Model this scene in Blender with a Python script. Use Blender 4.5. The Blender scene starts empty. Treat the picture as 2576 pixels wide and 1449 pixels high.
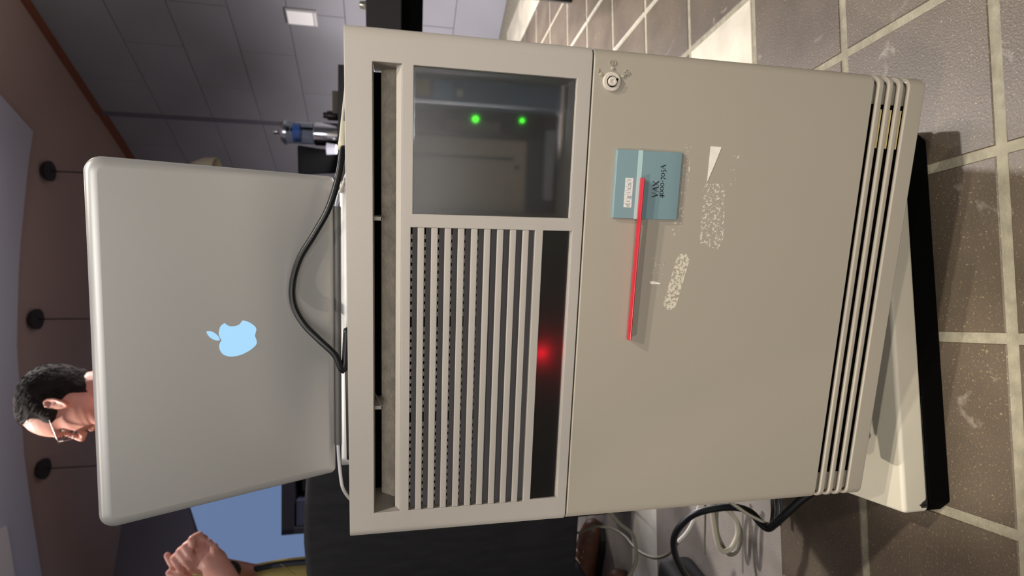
import bpy, bmesh, math, random
from mathutils import Vector, Matrix, noise
random.seed(7)
S = bpy.context.scene
COL = S.collection
PI = math.pi
V = Vector

# ------------------------------------------------------------------ camera (phone held sideways: the picture lies on its side)
F_PX = 1415.94
CAM = V((0.3412, -0.5116, 0.6694))
PITCH, YAW, ROLL = -0.2079, 0.1799, 0.0023
def cam_rows():
    cy, sy, cp, sp, cr, sr = math.cos(YAW), math.sin(YAW), math.cos(PITCH), math.sin(PITCH), math.cos(ROLL), math.sin(ROLL)
    yaw = Matrix(((cy, -sy, 0), (sy, cy, 0), (0, 0, 1)))
    base = Matrix(((1, 0, 0), (0, 0, -1), (0, 1, 0)))
    pit = Matrix(((1, 0, 0), (0, cp, sp), (0, -sp, cp)))
    rol = Matrix(((cr, -sr, 0), (sr, cr, 0), (0, 0, 1)))
    return rol @ pit @ base @ yaw.transposed()
RW = cam_rows()
RIGHT, DOWN, FWD = V(RW[0]), V(RW[1]), V(RW[2])
def at(x, y, d):
    """world point at photo pixel (x, y), d metres along the view axis"""
    u, v = (1449 - y - 724.5) / F_PX, (x - 1288) / F_PX
    return CAM + (RIGHT * u + DOWN * v + FWD) * d
cd = bpy.data.cameras.new('camera'); cam = bpy.data.objects.new('camera', cd); COL.objects.link(cam)
M = Matrix((DOWN, RIGHT, -FWD)).transposed().to_4x4(); M.translation = CAM
cam.matrix_world = M
cd.sensor_width = 36; cd.lens = 36 * F_PX / 2576; cd.clip_start = 0.02; cd.clip_end = 60
cd.dof.use_dof = True; cd.dof.focus_distance = 0.60; cd.dof.aperture_fstop = 7.0
S.camera = cam

# ------------------------------------------------------------------ world, lamps, exposure
w = bpy.data.worlds.new('world'); S.world = w; w.use_nodes = True
w.node_tree.nodes['Background'].inputs[0].default_value = (0.85, 0.87, 1.0, 1)
w.node_tree.nodes['Background'].inputs[1].default_value = 0.05
S.view_settings.view_transform = 'Standard'; S.view_settings.look = 'None'
S.view_settings.gamma = 1; S.view_settings.use_curve_mapping = False
S.view_settings.exposure = 0.0
S.cycles.use_denoising = True
S.cycles.max_bounces = 10; S.cycles.transmission_bounces = 8; S.cycles.caustics_reflective = False; S.cycles.caustics_refractive = True
def spot(name, loc, to, power, color, radius=0.04, angle=70, blend=0.6):
    l = bpy.data.lights.new(name, 'SPOT'); l.energy = power; l.color = color; l.shadow_soft_size = radius
    l.spot_size = math.radians(angle); l.spot_blend = blend
    o = bpy.data.objects.new(name, l); COL.objects.link(o); o.location = loc
    o.rotation_euler = (V(to) - V(loc)).to_track_quat('-Z', 'Y').to_euler(); return o
def area(name, loc, to, power, color, size):
    l = bpy.data.lights.new(name, 'AREA'); l.energy = power; l.color = color; l.shape = 'DISK'; l.size = size
    o = bpy.data.objects.new(name, l); COL.objects.link(o); o.location = loc
    o.rotation_euler = (V(to) - V(loc)).to_track_quat('-Z', 'Y').to_euler(); return o
WARM = (1.0, 0.91, 0.79)
spot('spot_front_left', (-0.70, -1.95, 2.6), (0.33, 0, 0.42), 112, WARM, 0.035, 21, .6)
spot('spot_front_right', (0.95, -1.00, 2.6), (0.75, 0.2, 0.0), 112, WARM, 0.035, 38, .6)
spot('spot_far_right', (1.55, -0.80, 2.6), (-0.22, -0.1, 0.1), 145, WARM, 0.035, 27, .5)
spot('added_stand_beam', (-0.93, -0.36, 2.6), (0.08, 0.06, 0.06), 130, WARM, 0.03, 7.5, .5)  # narrow beam added to brighten the base top alone
spot('spot_right_back', (1.5, 1.95, 2.62), (0.7, 1.1, 0), 22, (1, 0.94, 0.87), 0.05, 100)
spot('spot_behind', (0.5, 2.0, 2.62), (-0.2, 0.8, 0.3), 210, (1, 0.95, 0.9), 0.05, 80)
spot('spot_man', (-1.05, 0.95, 2.6), (-0.28, 1.28, 1.55), 190, (1, 0.93, 0.84), 0.04, 34)
spot('spot_hands', (-1.15, 0.35, 2.6), (-0.6, 0.9, 1.15), 55, (1, 0.93, 0.86), 0.04, 30)
area('room_fill', (0.35, -2.6, 1.0), (0.2, 0, 0.5), 25, (1.0, 0.95, 0.90), 1.3)
pl = bpy.data.lights.new('unseen_back_fill', 'POINT'); pl.energy = 135; pl.color = (1, .95, .97); pl.shadow_soft_size = .25  # unseen fill added to lift the ceiling and back walls
po = bpy.data.objects.new('unseen_back_fill', pl); COL.objects.link(po); po.location = (0.42, 2.15, 0.45)

# ------------------------------------------------------------------ materials
def srgb(r, g, b):
    f = lambda c: (c / 255 / 12.92) if c / 255 <= 0.04045 else ((c / 255 + 0.055) / 1.055) ** 2.4
    return (f(r), f(g), f(b), 1)
def mat(name, rgb, rough=0.5, metal=0.0, spec=0.5, var=0.0, scale=30, bump=0.0, bscale=200, emit=None, estr=0.0, coat=0.0, stretch=None):
    m = bpy.data.materials.new(name); m.use_nodes = True
    nt = m.node_tree; n = nt.nodes; L = nt.links; b = n['Principled BSDF']
    b.inputs['Roughness'].default_value = rough; b.inputs['Metallic'].default_value = metal
    b.inputs['Specular IOR Level'].default_value = spec; b.inputs['Coat Weight'].default_value = coat
    c = srgb(*rgb); b.inputs['Base Color'].default_value = c
    tc = n.new('ShaderNodeTexCoord')
    src = tc.outputs['Object']
    if stretch:
        mp = n.new('ShaderNodeMapping'); mp.inputs['Scale'].default_value = stretch; L.new(src, mp.inputs[0]); src = mp.outputs[0]
    if var:
        t = n.new('ShaderNodeTexNoise'); t.inputs['Scale'].default_value = scale; t.inputs['Detail'].default_value = 6
        L.new(src, t.inputs['Vector'])
        r = n.new('ShaderNodeValToRGB'); r.color_ramp.elements[0].position = .3; r.color_ramp.elements[1].position = .7
        r.color_ramp.elements[0].color = [x * (1 - var) for x in c[:3]] + [1]; r.color_ramp.elements[1].color = [min(1, x * (1 + var)) for x in c[:3]] + [1]
        L.new(t.outputs['Fac'], r.inputs[0]); L.new(r.outputs[0], b.inputs['Base Color'])
    if bump:
        t2 = n.new('ShaderNodeTexNoise'); t2.inputs['Scale'].default_value = bscale; t2.inputs['Detail'].default_value = 4
        L.new(src, t2.inputs['Vector'])
        bp = n.new('ShaderNodeBump'); bp.inputs['Strength'].default_value = bump; bp.inputs['Distance'].default_value = 0.002
        L.new(t2.outputs['Fac'], bp.inputs['Height']); L.new(bp.outputs[0], b.inputs['Normal'])
    if emit:
        b.inputs['Emission Color'].default_value = srgb(*emit); b.inputs['Emission Strength'].default_value = estr
    return m
BEIGE = mat('beige_plastic', (173, 168, 161), .48, var=.025, scale=9, bump=.05, bscale=900)
BEIGE2 = mat('beige_plastic_door', (166, 159, 146), .42, var=.02, scale=6, bump=.03, bscale=900)
FOAM = mat('grey_foam', (176, 166, 152), .95, var=.18, scale=90, bump=.6, bscale=420)
METAL_IN = mat('zinc_sheet', (186, 180, 166), .45, .3, var=.08, scale=40)
DARKIN = mat('dark_interior', (24, 24, 26), .7)
BLACKP = mat('black_plastic', (22, 22, 23), .45, bump=.05, bscale=900)
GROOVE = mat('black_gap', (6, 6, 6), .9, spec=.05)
def base_mat():
    m = mat('worn_base_paint', (214, 208, 190), .45, var=.04, scale=14)
    nt = m.node_tree; n = nt.nodes; L = nt.links; b = n['Principled BSDF']
    src = b.inputs['Base Color'].links[0].from_socket
    tc = n.new('ShaderNodeTexCoord'); t = n.new('ShaderNodeTexNoise'); t.inputs['Scale'].default_value = 26; t.inputs['Detail'].default_value = 8
    L.new(tc.outputs['Object'], t.inputs['Vector'])
    r = n.new('ShaderNodeValToRGB'); r.color_ramp.elements[0].position = .71; r.color_ramp.elements[1].position = .76
    L.new(t.outputs['Fac'], r.inputs[0])
    mx = n.new('ShaderNodeMix'); mx.data_type = 'RGBA'; L.new(r.outputs[0], mx.inputs[0]); L.new(src, mx.inputs[6]); mx.inputs[7].default_value = srgb(170, 160, 140)
    L.new(mx.outputs[2], b.inputs['Base Color']); return m
BASEM = base_mat()
ALU = mat('anodised_aluminium', (214, 214, 213), .42, .55, spec=.5)
ALU_DARK = mat('hinge_plastic', (96, 96, 96), .5)
LOGO = mat('lit_logo', (170, 215, 245), .4, emit=(150, 205, 245), estr=0.66)
TEAL = mat('teal_badge', (122, 150, 157), .45, bump=.03, bscale=900)
TEAL_L = mat('pale_teal', (172, 200, 200), .45)
TEAL_D = mat('logo_letter_teal', (110, 140, 142), .5)
OFFW = mat('offwhite_print', (226, 224, 220), .5)
INK = mat('black_ink', (14, 18, 20), .5)
REDST = mat('red_plastic', (188, 34, 52), .3, var=.08, scale=60, coat=.3)
CABK = mat('black_cable', (16, 20, 24), .38)
CABW = mat('white_cable', (225, 222, 214), .4)
CABG = mat('grey_cable', (118, 116, 102), .45)
CABB = mat('beige_cable', (205, 200, 178), .4)
CHAIRM = mat('black_upholstery', (42, 42, 45), .8, spec=.25, var=.2, scale=50, bump=.35, bscale=160, stretch=(1, 1, .25))
SKIN = mat('skin', (205, 146, 132), .5, var=.08, scale=25)
SKIN2 = mat('skin_hands', (206, 144, 130), .45, var=.08, scale=40)
HAIR = mat('dark_hair', (34, 28, 27), .8, spec=.2, var=.5, scale=60, bump=.9, bscale=120, stretch=(1, 1, .5))
GLASSM = mat('spectacle_metal', (190, 180, 180), .3, .7)
SHIRTY = mat('yellow_cotton', (214, 196, 120), .85, bump=.2, bscale=500)
SHIRTD = mat('dark_cotton', (52, 54, 62), .9)
TROUS = mat('dark_trousers', (40, 42, 50), .9)
BOOT = mat('brown_leather', (84, 52, 38), .5, var=.3, scale=30, bump=.6, bscale=60)
NAVY = mat('navy_strap', (24, 32, 46), .7)
CEILM = mat('brown_ceiling', (172, 148, 142), .9, var=.05, scale=2)
RAFTM = mat('grey_raft', (184, 182, 198), .9)
WALLM = mat('grey_wall', (142, 141, 146), .85, var=.06, scale=3, bump=.2, bscale=60)
WALLB = mat('dark_wall', (104, 100, 112), .9)
ORANGE = mat('orange_trim', (128, 76, 56), .7)
GROUT = mat('grout', (160, 154, 134), .95, var=.18, scale=60, bump=.5, bscale=300)
def tile_mat(name, rgb, speck, rough=.42, dust=.5):
    m = mat(name, rgb, rough, spec=.5, bump=.25, bscale=350)
    nt = m.node_tree; n = nt.nodes; L = nt.links; b = n['Principled BSDF']
    ge = n.new('ShaderNodeNewGeometry')
    v = n.new('ShaderNodeTexNoise'); v.inputs['Scale'].default_value = 380; v.inputs['Detail'].default_value = 2; v.inputs['Distortion'].default_value = .6; L.new(ge.outputs['Position'], v.inputs['Vector'])
    r = n.new('ShaderNodeValToRGB'); r.color_ramp.elements[0].position = .61; r.color_ramp.elements[0].color = (0, 0, 0, 1)
    r.color_ramp.elements[1].position = .74; r.color_ramp.elements[1].color = (1, 1, 1, 1); L.new(v.outputs['Fac'], r.inputs[0])
    big = n.new('ShaderNodeTexNoise'); big.inputs['Scale'].default_value = 9; big.inputs['Detail'].default_value = 5; L.new(ge.outputs['Position'], big.inputs['Vector'])
    mul = n.new('ShaderNodeMath'); mul.operation = 'MULTIPLY'; L.new(r.outputs[0], mul.inputs[0]); L.new(big.outputs['Fac'], mul.inputs[1])
    c = srgb(*rgb)
    base = n.new('ShaderNodeValToRGB'); base.color_ramp.elements[0].position = .3; base.color_ramp.elements[1].position = .75
    base.color_ramp.elements[0].color = [x * .8 for x in c[:3]] + [1]; base.color_ramp.elements[1].color = [min(1, x * 1.25) for x in c[:3]] + [1]
    L.new(big.outputs['Fac'], base.inputs[0])
    mx = n.new('ShaderNodeMix'); mx.data_type = 'RGBA'; L.new(mul.outputs[0], mx.inputs[0]); L.new(base.outputs[0], mx.inputs[6]); mx.inputs[7].default_value = srgb(*speck)
    # scuffs and dried drips: thin pale outlines
    sc = n.new('ShaderNodeTexNoise'); sc.inputs['Scale'].default_value = 16; sc.inputs['Detail'].default_value = 9; sc.inputs['Distortion'].default_value = 1.2; L.new(ge.outputs['Position'], sc.inputs['Vector'])
    r2 = n.new('ShaderNodeValToRGB'); r2.color_ramp.elements[0].position = .66; r2.color_ramp.elements[0].color = (0, 0, 0, 1)
    r2.color_ramp.elements[1].position = .8; r2.color_ramp.elements[1].color = (dust, dust, dust, 1); L.new(sc.outputs['Fac'], r2.inputs[0])
    m2 = n.new('ShaderNodeMix'); m2.data_type = 'RGBA'; L.new(r2.outputs[0], m2.inputs[0]); L.new(mx.outputs[2], m2.inputs[6]); m2.inputs[7].default_value = srgb(205, 196, 184)
    L.new(m2.outputs[2], b.inputs['Base Color']); return m
TILE = tile_mat('brown_stone', (98, 87, 74), (196, 172, 132))
TILE_G = tile_mat('light_grey_stone', (154, 146, 138), (134, 126, 118), .6, .2)
TILE_C = tile_mat('cream_stone', (214, 206, 186), (190, 180, 160), .6, .2)
def glass(name, rgb, rough, ior=1.45):
    m = mat(name, rgb, rough); b = m.node_tree.nodes['Principled BSDF']
    b.inputs['Transmission Weight'].default_value = 1; b.inputs['IOR'].default_value = ior; return m
def emis(name, rgb, st):
    return mat(name, rgb, .5, emit=rgb, estr=st)

# ------------------------------------------------------------------ mesh helpers
def bm_new(): return bmesh.new()
def box(bm, x0, x1, y0, y1, z0, z1, T=None):
    vs = [bm.verts.new(V(p)) for p in ((x0, y0, z0), (x1, y0, z0), (x1, y1, z0), (x0, y1, z0), (x0, y0, z1), (x1, y0, z1), (x1, y1, z1), (x0, y1, z1))]
    if T:
        for v in vs: v.co = T(v.co)
    for f in ((3, 2, 1, 0), (4, 5, 6, 7), (0, 1, 5, 4), (1, 2, 6, 5), (2, 3, 7, 6), (3, 0, 4, 7)): bm.faces.new([vs[i] for i in f])
    return vs
def prism(bm, pts, vec):
    """extrude the closed polygon pts (3D) along vec"""
    vec = V(vec); a = [bm.verts.new(V(p)) for p in pts]; b = [bm.verts.new(V(p) + vec) for p in pts]; n = len(pts)
    bm.faces.new(a); bm.faces.new(b[::-1])
    for i in range(n): bm.faces.new((a[i], b[i], b[(i + 1) % n], a[(i + 1) % n]))
def basis(d):
    d = d.normalized(); a = V((0, 0, 1)) if abs(d.z) < .9 else V((1, 0, 0)); u = d.cross(a).normalized(); return u, d.cross(u)
def rings(bm, secs, cap=True):
    """loft closed rings (lists of points)"""
    R = [[bm.verts.new(p) for p in s] for s in secs]; n = len(R[0])
    for i in range(len(R) - 1):
        for j in range(n): bm.faces.new((R[i][j], R[i][(j + 1) % n], R[i + 1][(j + 1) % n], R[i + 1][j]))
    if cap: bm.faces.new(R[0][::-1]); bm.faces.new(R[-1])
    return R
def tube(bm, pts, r, seg=10, flat=1.0):
    pts = [V(p) for p in pts]; secs = []; u = None
    for i, p in enumerate(pts):
        d = (pts[min(i + 1, len(pts) - 1)] - pts[max(i - 1, 0)])
        if d.length < 1e-9: d = V((0, 0, 1))
        d.normalize()
        if u is None: u, _ = basis(d)
        u = (u - d * u.dot(d)).normalized(); v = d.cross(u)
        rr = r[i] if isinstance(r, (list, tuple)) else r
        secs.append([p + u * (rr * math.cos(2 * PI * k / seg)) + v * (rr * flat * math.sin(2 * PI * k / seg)) for k in range(seg)])
    rings(bm, secs)
def smooth_path(pts, n=8):
    pts = [V(p) for p in pts]; out = []
    for i in range(len(pts) - 1):
        p0, p1, p2, p3 = pts[max(i - 1, 0)], pts[i], pts[i + 1], pts[min(i + 2, len(pts) - 1)]
        for k in range(n):
            t = k / n
            out.append(.5 * ((2 * p1) + (p2 - p0) * t + (2 * p0 - 5 * p1 + 4 * p2 - p3) * t * t + (3 * p1 - p0 - 3 * p2 + p3) * t ** 3))
    return out + [pts[-1]]
def lathe(bm, prof, c, axis=(0, 0, 1), seg=32):
    """prof: list of (radius, height)"""
    a = V(axis).normalized(); u, v = basis(a); c = V(c)
    rings(bm, [[c + a * h + u * (max(r, 1e-5) * math.cos(2 * PI * k / seg)) + v * (max(r, 1e-5) * math.sin(2 * PI * k / seg)) for k in range(seg)] for r, h in prof])
def capsule(bm, p0, r0, p1, r1, seg=14):
    p0, p1 = V(p0), V(p1); d = (p1 - p0)
    L = d.length; d = d.normalized() if L > 1e-9 else V((0, 0, 1)); u, v = basis(d); secs = []
    prof = [(r0 * math.cos(a), -r0 * math.sin(a)) for a in (1.45, 1.1, .7, .35, 0)] + [(r1 * math.cos(a), L + r1 * math.sin(a)) for a in (0, .35, .7, 1.1, 1.45)]
    for r, h in prof: secs.append([p0 + d * h + u * (r * math.cos(2 * PI * k / seg)) + v * (r * math.sin(2 * PI * k / seg)) for k in range(seg)])
    rings(bm, secs)
def obj(name, bm, m, parent=None, bevel=0, smooth=False, seg=2, angle=35, label=None, cat=None, group=None, kind=None, origin=None):
    """link bm as one mesh object, its origin at the foot of its bounding box"""
    bmesh.ops.recalc_face_normals(bm, faces=bm.faces)
    lo = V([min(v.co[i] for v in bm.verts) for i in range(3)]); hi = V([max(v.co[i] for v in bm.verts) for i in range(3)])
    o0 = V(origin) if origin else V(((lo.x + hi.x) / 2, (lo.y + hi.y) / 2, lo.z))
    for v in bm.verts: v.co -= o0
    me = bpy.data.meshes.new(name); bm.to_mesh(me); bm.free()
    for mm in (m if isinstance(m, (list, tuple)) else [m]): me.materials.append(mm)
    o = bpy.data.objects.new(name, me); COL.objects.link(o)
    place(o, o0, parent)
    if bevel:
        b = o.modifiers.new('bevel', 'BEVEL'); b.width = bevel; b.segments = seg; b.limit_method = 'ANGLE'; b.angle_limit = math.radians(angle); b.harden_normals = False
    if smooth or bevel:
        for p in me.polygons: p.use_smooth = True
        if bevel or smooth == 'auto':
            e = me.attributes.get('sharp_edge') or me.attributes.new('sharp_edge', 'BOOLEAN', 'EDGE')
            b2 = bmesh.new(); b2.from_mesh(me); b2.edges.ensure_lookup_table()
            for i, ed in enumerate(b2.edges):
                e.data[i].value = (not bevel) and len(ed.link_faces) == 2 and ed.calc_face_angle(0) > math.radians(angle)
            b2.free()
            if bevel:
                wn = o.modifiers.new('wn', 'WEIGHTED_NORMAL'); wn.keep_sharp = True
    meta(o, label, cat, group, kind); return o
WORLD = {}
def place(o, loc, parent):
    WORLD[o.name] = V(loc)
    if parent: o.parent = parent; o.location = V(loc) - WORLD[parent.name]
    else: o.location = loc
def meta(o, label=None, cat=None, group=None, kind=None):
    if label: o['label'] = label
    if cat: o['category'] = cat
    if group: o['group'] = group
    if kind: o['kind'] = kind
def thing(name, loc, label, cat, group=None):
    o = bpy.data.objects.new(name, None); o.empty_display_size = .05; COL.objects.link(o); place(o, loc, None); meta(o, label, cat, group); return o
def dup(o, name, loc, parent):
    c = o.copy(); c.name = name; COL.objects.link(c); place(c, loc, parent); return c
def evald(bm, mods):
    """apply modifiers to bm and return the result as a bmesh"""
    bmesh.ops.recalc_face_normals(bm, faces=bm.faces)
    me = bpy.data.meshes.new('tmp'); bm.to_mesh(me); bm.free(); o = bpy.data.objects.new('tmp', me); COL.objects.link(o)
    for typ, kw in mods:
        md = o.modifiers.new(typ, typ)
        for k, v in kw.items(): setattr(md, k, v)
    dg = bpy.context.evaluated_depsgraph_get(); dg.update()
    m2 = bpy.data.meshes.new_from_object(o.evaluated_get(dg)); b = bmesh.new(); b.from_mesh(m2)
    bpy.data.objects.remove(o); bpy.data.meshes.remove(me); bpy.data.meshes.remove(m2); return b
def union(bm, vox, it=4, fac=.5):
    return evald(bm, [('REMESH', dict(mode='VOXEL', voxel_size=vox)), ('SMOOTH', dict(factor=fac, iterations=it))])
def text_bm(body, size, thick, x, y, z, align='LEFT'):
    """sans letters standing on the plane y (facing -y)"""
    cu = bpy.data.curves.new('t', 'FONT'); cu.body = body; cu.size = size; cu.align_x = align; cu.extrude = thick / 2; cu.resolution_u = 4
    o = bpy.data.objects.new('t', cu); COL.objects.link(o)
    dg = bpy.context.evaluated_depsgraph_get(); dg.update()
    me = bpy.data.meshes.new_from_object(o.evaluated_get(dg)); b = bmesh.new(); b.from_mesh(me)
    bpy.data.objects.remove(o); bpy.data.curves.remove(cu); bpy.data.meshes.remove(me)
    for v in b.verts: v.co = V((x + v.co.x, y - v.co.z, z + v.co.y))
    return b

# ------------------------------------------------------------------ floor frame: tiles and cabinet share one heading
AE = math.radians(13.5)
E1, E2 = V((math.cos(AE), math.sin(AE), 0)), V((-math.sin(AE), math.cos(AE), 0))
def fl(a, b, z=0): return E1 * a + E2 * b + V((0, 0, z))
XL = [-.03, .185, .398, .608, .828, 1.04, 1.26, 1.487, 1.71]
while XL[0] > -2.2: XL.insert(0, XL[0] - .216)
YL = [-.08, .135, .348, .58, .805, 1.035, 1.27, 1.493, 1.739]
while YL[0] > -1.1: YL.insert(0, YL[0] - .218)
while YL[-1] < 4.6: YL.append(YL[-1] + .238)
FLOOR_Z = -.0012
b = bm_new(); prism(b, [(-6, -3, -.06), (4, -3, -.06), (4, 7, -.06), (-6, 7, -.06)], (0, 0, .06 + FLOOR_Z))
floor = obj('floor', b, GROUT, kind='structure', label='floor of square brown stone tiles with pale greenish grout', origin=(0, 0, 0))
meshes = {}
far = {0: bm_new(), 1: bm_new(), 2: bm_new()}
G = .0062
def tile_kind(a, c):
    if .608 < a < .828 and .348 < c < .58: return 2
    if a < -.14 and c > .33:
        return 2 if .81 < c < .97 else 1
    return 0
TM = [TILE, TILE_G, TILE_C]
def tile(a0, a1, b0, b1, k, piece):
    if not piece:
        box(far[k], a0 + G, a1 - G, b0 + G, b1 - G, FLOOR_Z - .008, 0, lambda c: fl(c.x, c.y, c.z)); return
    key = (round(a1 - a0, 3), round(b1 - b0, 3), k); ctr = fl((a0 + a1) / 2, (b0 + b1) / 2, 0)
    if key in meshes:
        o = bpy.data.objects.new('tile', meshes[key]); COL.objects.link(o); place(o, ctr, floor)
    else:
        bb = bm_new(); da, db = (a1 - a0) / 2 - G, (b1 - b0) / 2 - G
        c = .0012
        lo = [(-da, -db), (da, -db), (da, db), (-da, db)]
        R = [[fl(x, y, FLOOR_Z - .008) for x, y in lo], [fl(x, y, -c * .8) for x, y in lo], [fl(x - math.copysign(c, x), y - math.copysign(c, y), 0) for x, y in lo]]
        rings(bb, R)
        o = obj('tile', bb, TM[k], floor, origin=(0, 0, 0)); meshes[key] = o.data; place(o, ctr, floor)
    if k == 2: o['label'] = 'cream coloured floor tile'
    if k == 1: o['label'] = 'light grey floor tile'
cnt = 0
for i in range(len(XL) - 1):
    for j in range(len(YL) - 1):
        a, c = (XL[i] + XL[i + 1]) / 2, (YL[j] + YL[j + 1]) / 2
        pc = (-1.25 < a < 1.8 and -.35 < c < 2.3) and not (a > .35 and c < -.1 and a > 1.3)
        cnt += pc
        if a < -.1 and c > .33: continue
        tile(XL[i], XL[i + 1], YL[j], YL[j + 1], tile_kind(a, c), pc)
for k in range(3):
    if len(far[k].verts): obj('tile_field', far[k], TM[k], floor, kind='stuff', origin=(0, 0, 0))
    else: far[k].free()
xe = -2.2
for y0_, y1_, m_, lab in ((.318, .800, TILE_G, 'light grey floor slab'), (.805, .962, tile_mat('white_stone', (240, 232, 218), (220, 210, 196), .6, .1), 'cream floor slab'), (.967, 1.35, TILE_G, 'light grey floor slab'), (1.355, 2.1, TILE_G, 'light grey floor slab'), (2.105, 4.4, TILE_G, 'light grey floor slab')):
    for k in range(2):
        bb = bm_new(); box(bb, -.036 - 1.05 * (k + 1) + .003, -.036 - 1.05 * k - (.003 if k else 0), y0_, y1_, FLOOR_Z - .008, .0004, lambda c: fl(c.x, c.y, c.z)); o = obj('floor_slab', bb, m_, floor, label=lab)
# pale border slabs along the right wall
for j in range(3, 16):
    bb = bm_new(); box(bb, 1.716, 1.94, YL[0] + .24 * j + .003, YL[0] + .24 * (j + 1) - .003, FLOOR_Z - .008, .0005, lambda c: fl(c.x, c.y, c.z))
    o = obj('border_slab', bb, TILE_C, floor)

# ------------------------------------------------------------------ room shell
CEIL = 2.69
Wd, Wn = V((-.579, .8153, 0)), V((.8153, .579, 0))
W0 = V((1.2655, 3.3523, 0))
def wl(s, n, z): return W0 + Wd * s + Wn * n + V((0, 0, z))
b = bm_new(); box(b, -3.2, 2.3, .02, .2, 0, CEIL, lambda c: wl(c.x, c.y, c.z))
wr = obj('wall_right', b, WALLM, kind='structure', label='grey wall of large blocks running back on the right')
rows = [0, .30, .63, .96, 1.29, 1.62, 1.95, 2.28, CEIL]
for r in range(len(rows) - 1):
    s = -2.4 + (.33 if r % 2 else 0)
    while s < 2.2:
        e = min(s + .66, 2.28); bb = bm_new()
        jit = random.uniform(-.002, .002)
        box(bb, s + .0018, e - .0018, jit, .03, rows[r] + .0018, rows[r + 1] - .0018, lambda c: wl(c.x, c.y, c.z))
        obj('wall_panel', bb, WALLM, wr); s += .66
b = bm_new(); box(b, .88, .905, -.018, .012, 0.0, CEIL - .03, lambda c: wl(c.x, c.y, c.z))
obj('trim_1', b, WALLB, kind='structure', label='narrow grey vertical strip on the right wall')
b = bm_new(); box(b, -2.6, .88, -.03, .02, CEIL - .035, CEIL - .002, lambda c: wl(c.x, c.y, c.z)); box(b, .90, 2.28, -.022, .02, CEIL - .05, CEIL - .002, lambda c: wl(c.x, c.y, c.z))
obj('trim_2', b, ORANGE, kind='structure', label='orange wooden strip where right wall meets ceiling')
P0, P1 = wl(2.28, .02, 0), at(280, 1400, 4.2)
bd = V((P1.x - P0.x, P1.y - P0.y, 0)).normalized(); bn = V((bd.y, -bd.x, 0))
if bn.y < 0: bn = -bn
def wb(s, n, z): return V((P0.x, P0.y, 0)) + bd * s + bn * n + V((0, 0, z))
b = bm_new(); box(b, -.15, 6.0, 0, .15, 0, CEIL, lambda c: wb(c.x, c.y, c.z))
obj('wall_back', b, WALLB, kind='structure', label='dark grey wall at the back of the room')
b = bm_new(); prism(b, [(-5, -1.2, CEIL), (3.2, -1.2, CEIL), (3.2, 6.5, CEIL), (-5, 6.5, CEIL)], (0, 0, .08))
obj('ceiling', b, CEILM, kind='structure', label='brown ceiling', origin=(0, 0, CEIL))
# paler ceiling raft with a curved edge, and a white ceiling panel
b = bm_new()
edge = [(.682, 3.05), (.548, 3.253), (.35, 3.17), (-.05, 3.035), (-.247, 2.981), (-.6, 2.905), (-1.22, 2.857), (-1.6, 2.865), (-1.98, 2.884), (-3.0, 3.0), (-3.0, -.9), (1.9, -.9), (1.3, 2.1)]
prism(b, [(x, y, CEIL - .03) for x, y in edge], (0, 0, .028))
obj('ceiling_raft', b, RAFTM, kind='structure', label='pale grey ceiling raft with a curved edge')
b = bm_new(); prism(b, [(-1.50, 2.63, CEIL - .05), (-2.4, 2.66, CEIL - .05), (-2.4, 1.6, CEIL - .05), (-1.40, 1.6, CEIL - .05)], (0, 0, .018))
obj('ceiling_panel', b, mat('white_ceiling', (214, 206, 206), .9), kind='structure', label='white ceiling panel at the photo corner')

# ------------------------------------------------------------------ computer cabinet
ZP = .13                                            # underside of the hinged front
PW = .47
CB = V((-.0265, -.0045, 0))                            # front left corner of the base
AC = math.radians(14.5)
C1, C2 = V((math.cos(AC), math.sin(AC), 0)), V((-math.sin(AC), math.cos(AC), 0))
def cb(c): return CB + C1 * c.x + C2 * c.y + V((0, 0, c.z))
cab = thing('computer_cabinet', cb(V((.23, .3, 0))), 'tall beige computer cabinet on a floor stand, its front swung slightly open', 'computer')
b = bm_new()
# base slab with a chamfered top edge
box(b, 0, .475, 0, .47, .031, .067, cb)
base = obj('base', b, BASEM, cab, bevel=.005, seg=3)
# chipped paint at the lower front corner
b = bm_new()
rnd = random.Random(3)
def chip(path, wid):
    up, dn = [], []
    for i, (x, z) in enumerate(path):
        up.append(cb(V((x, -.0006, z + wid[i]))))
        dn.append(cb(V((x, -.0006, z))))
    prism(b, dn + up[::-1], -C2 * .0002 * -1)
xs = [.008 + .0022 * i for i in range(22)]
chip([(x, .0335) for x in xs], [max(.0004, .009 * math.exp(-((i - 1.0) / 1.6) ** 2) + rnd.uniform(0, .0011)) for i in range(22)])
xs = [.055 + .004 * i for i in range(22)]
chip([(x, .0330) for x in xs], [max(.0003, rnd.uniform(0, .0016) * (1 - i / 24)) for i in range(22)])
xs = [.0055 + .0006 * i for i in range(8)]
chip([(x, .034) for x in xs], [.006 + rnd.uniform(0, .006) for i in range(8)])
obj('worn_edge', b, mat('bare_black', (34, 36, 34), .8), base, label='chipped edge showing black')
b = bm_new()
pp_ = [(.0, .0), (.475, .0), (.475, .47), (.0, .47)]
prism(b, [cb(V((x, y, 0))) for x, y in ((-.003, .012), (.010, -.001), (.463, -.001), (.478, .012), (.478, .46), (.466, .473), (.010, .473), (-.003, .46))], (0, 0, .0306)); obj('under_base_block', b, GROOVE, cab, bevel=.002)  # black block filling the height between floor and base
TOP = .7165
b = bm_new()
X0, X1, Y0, Y1, Z0 = .012, .462, .105, .45, .0672
box(b, X0, X0 + .012, Y0, Y1, Z0, TOP, cb); box(b, X1 - .012, X1, Y0, Y1, Z0, TOP, cb); box(b, X0, X1, Y1 - .012, Y1, Z0, TOP, cb)
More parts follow.
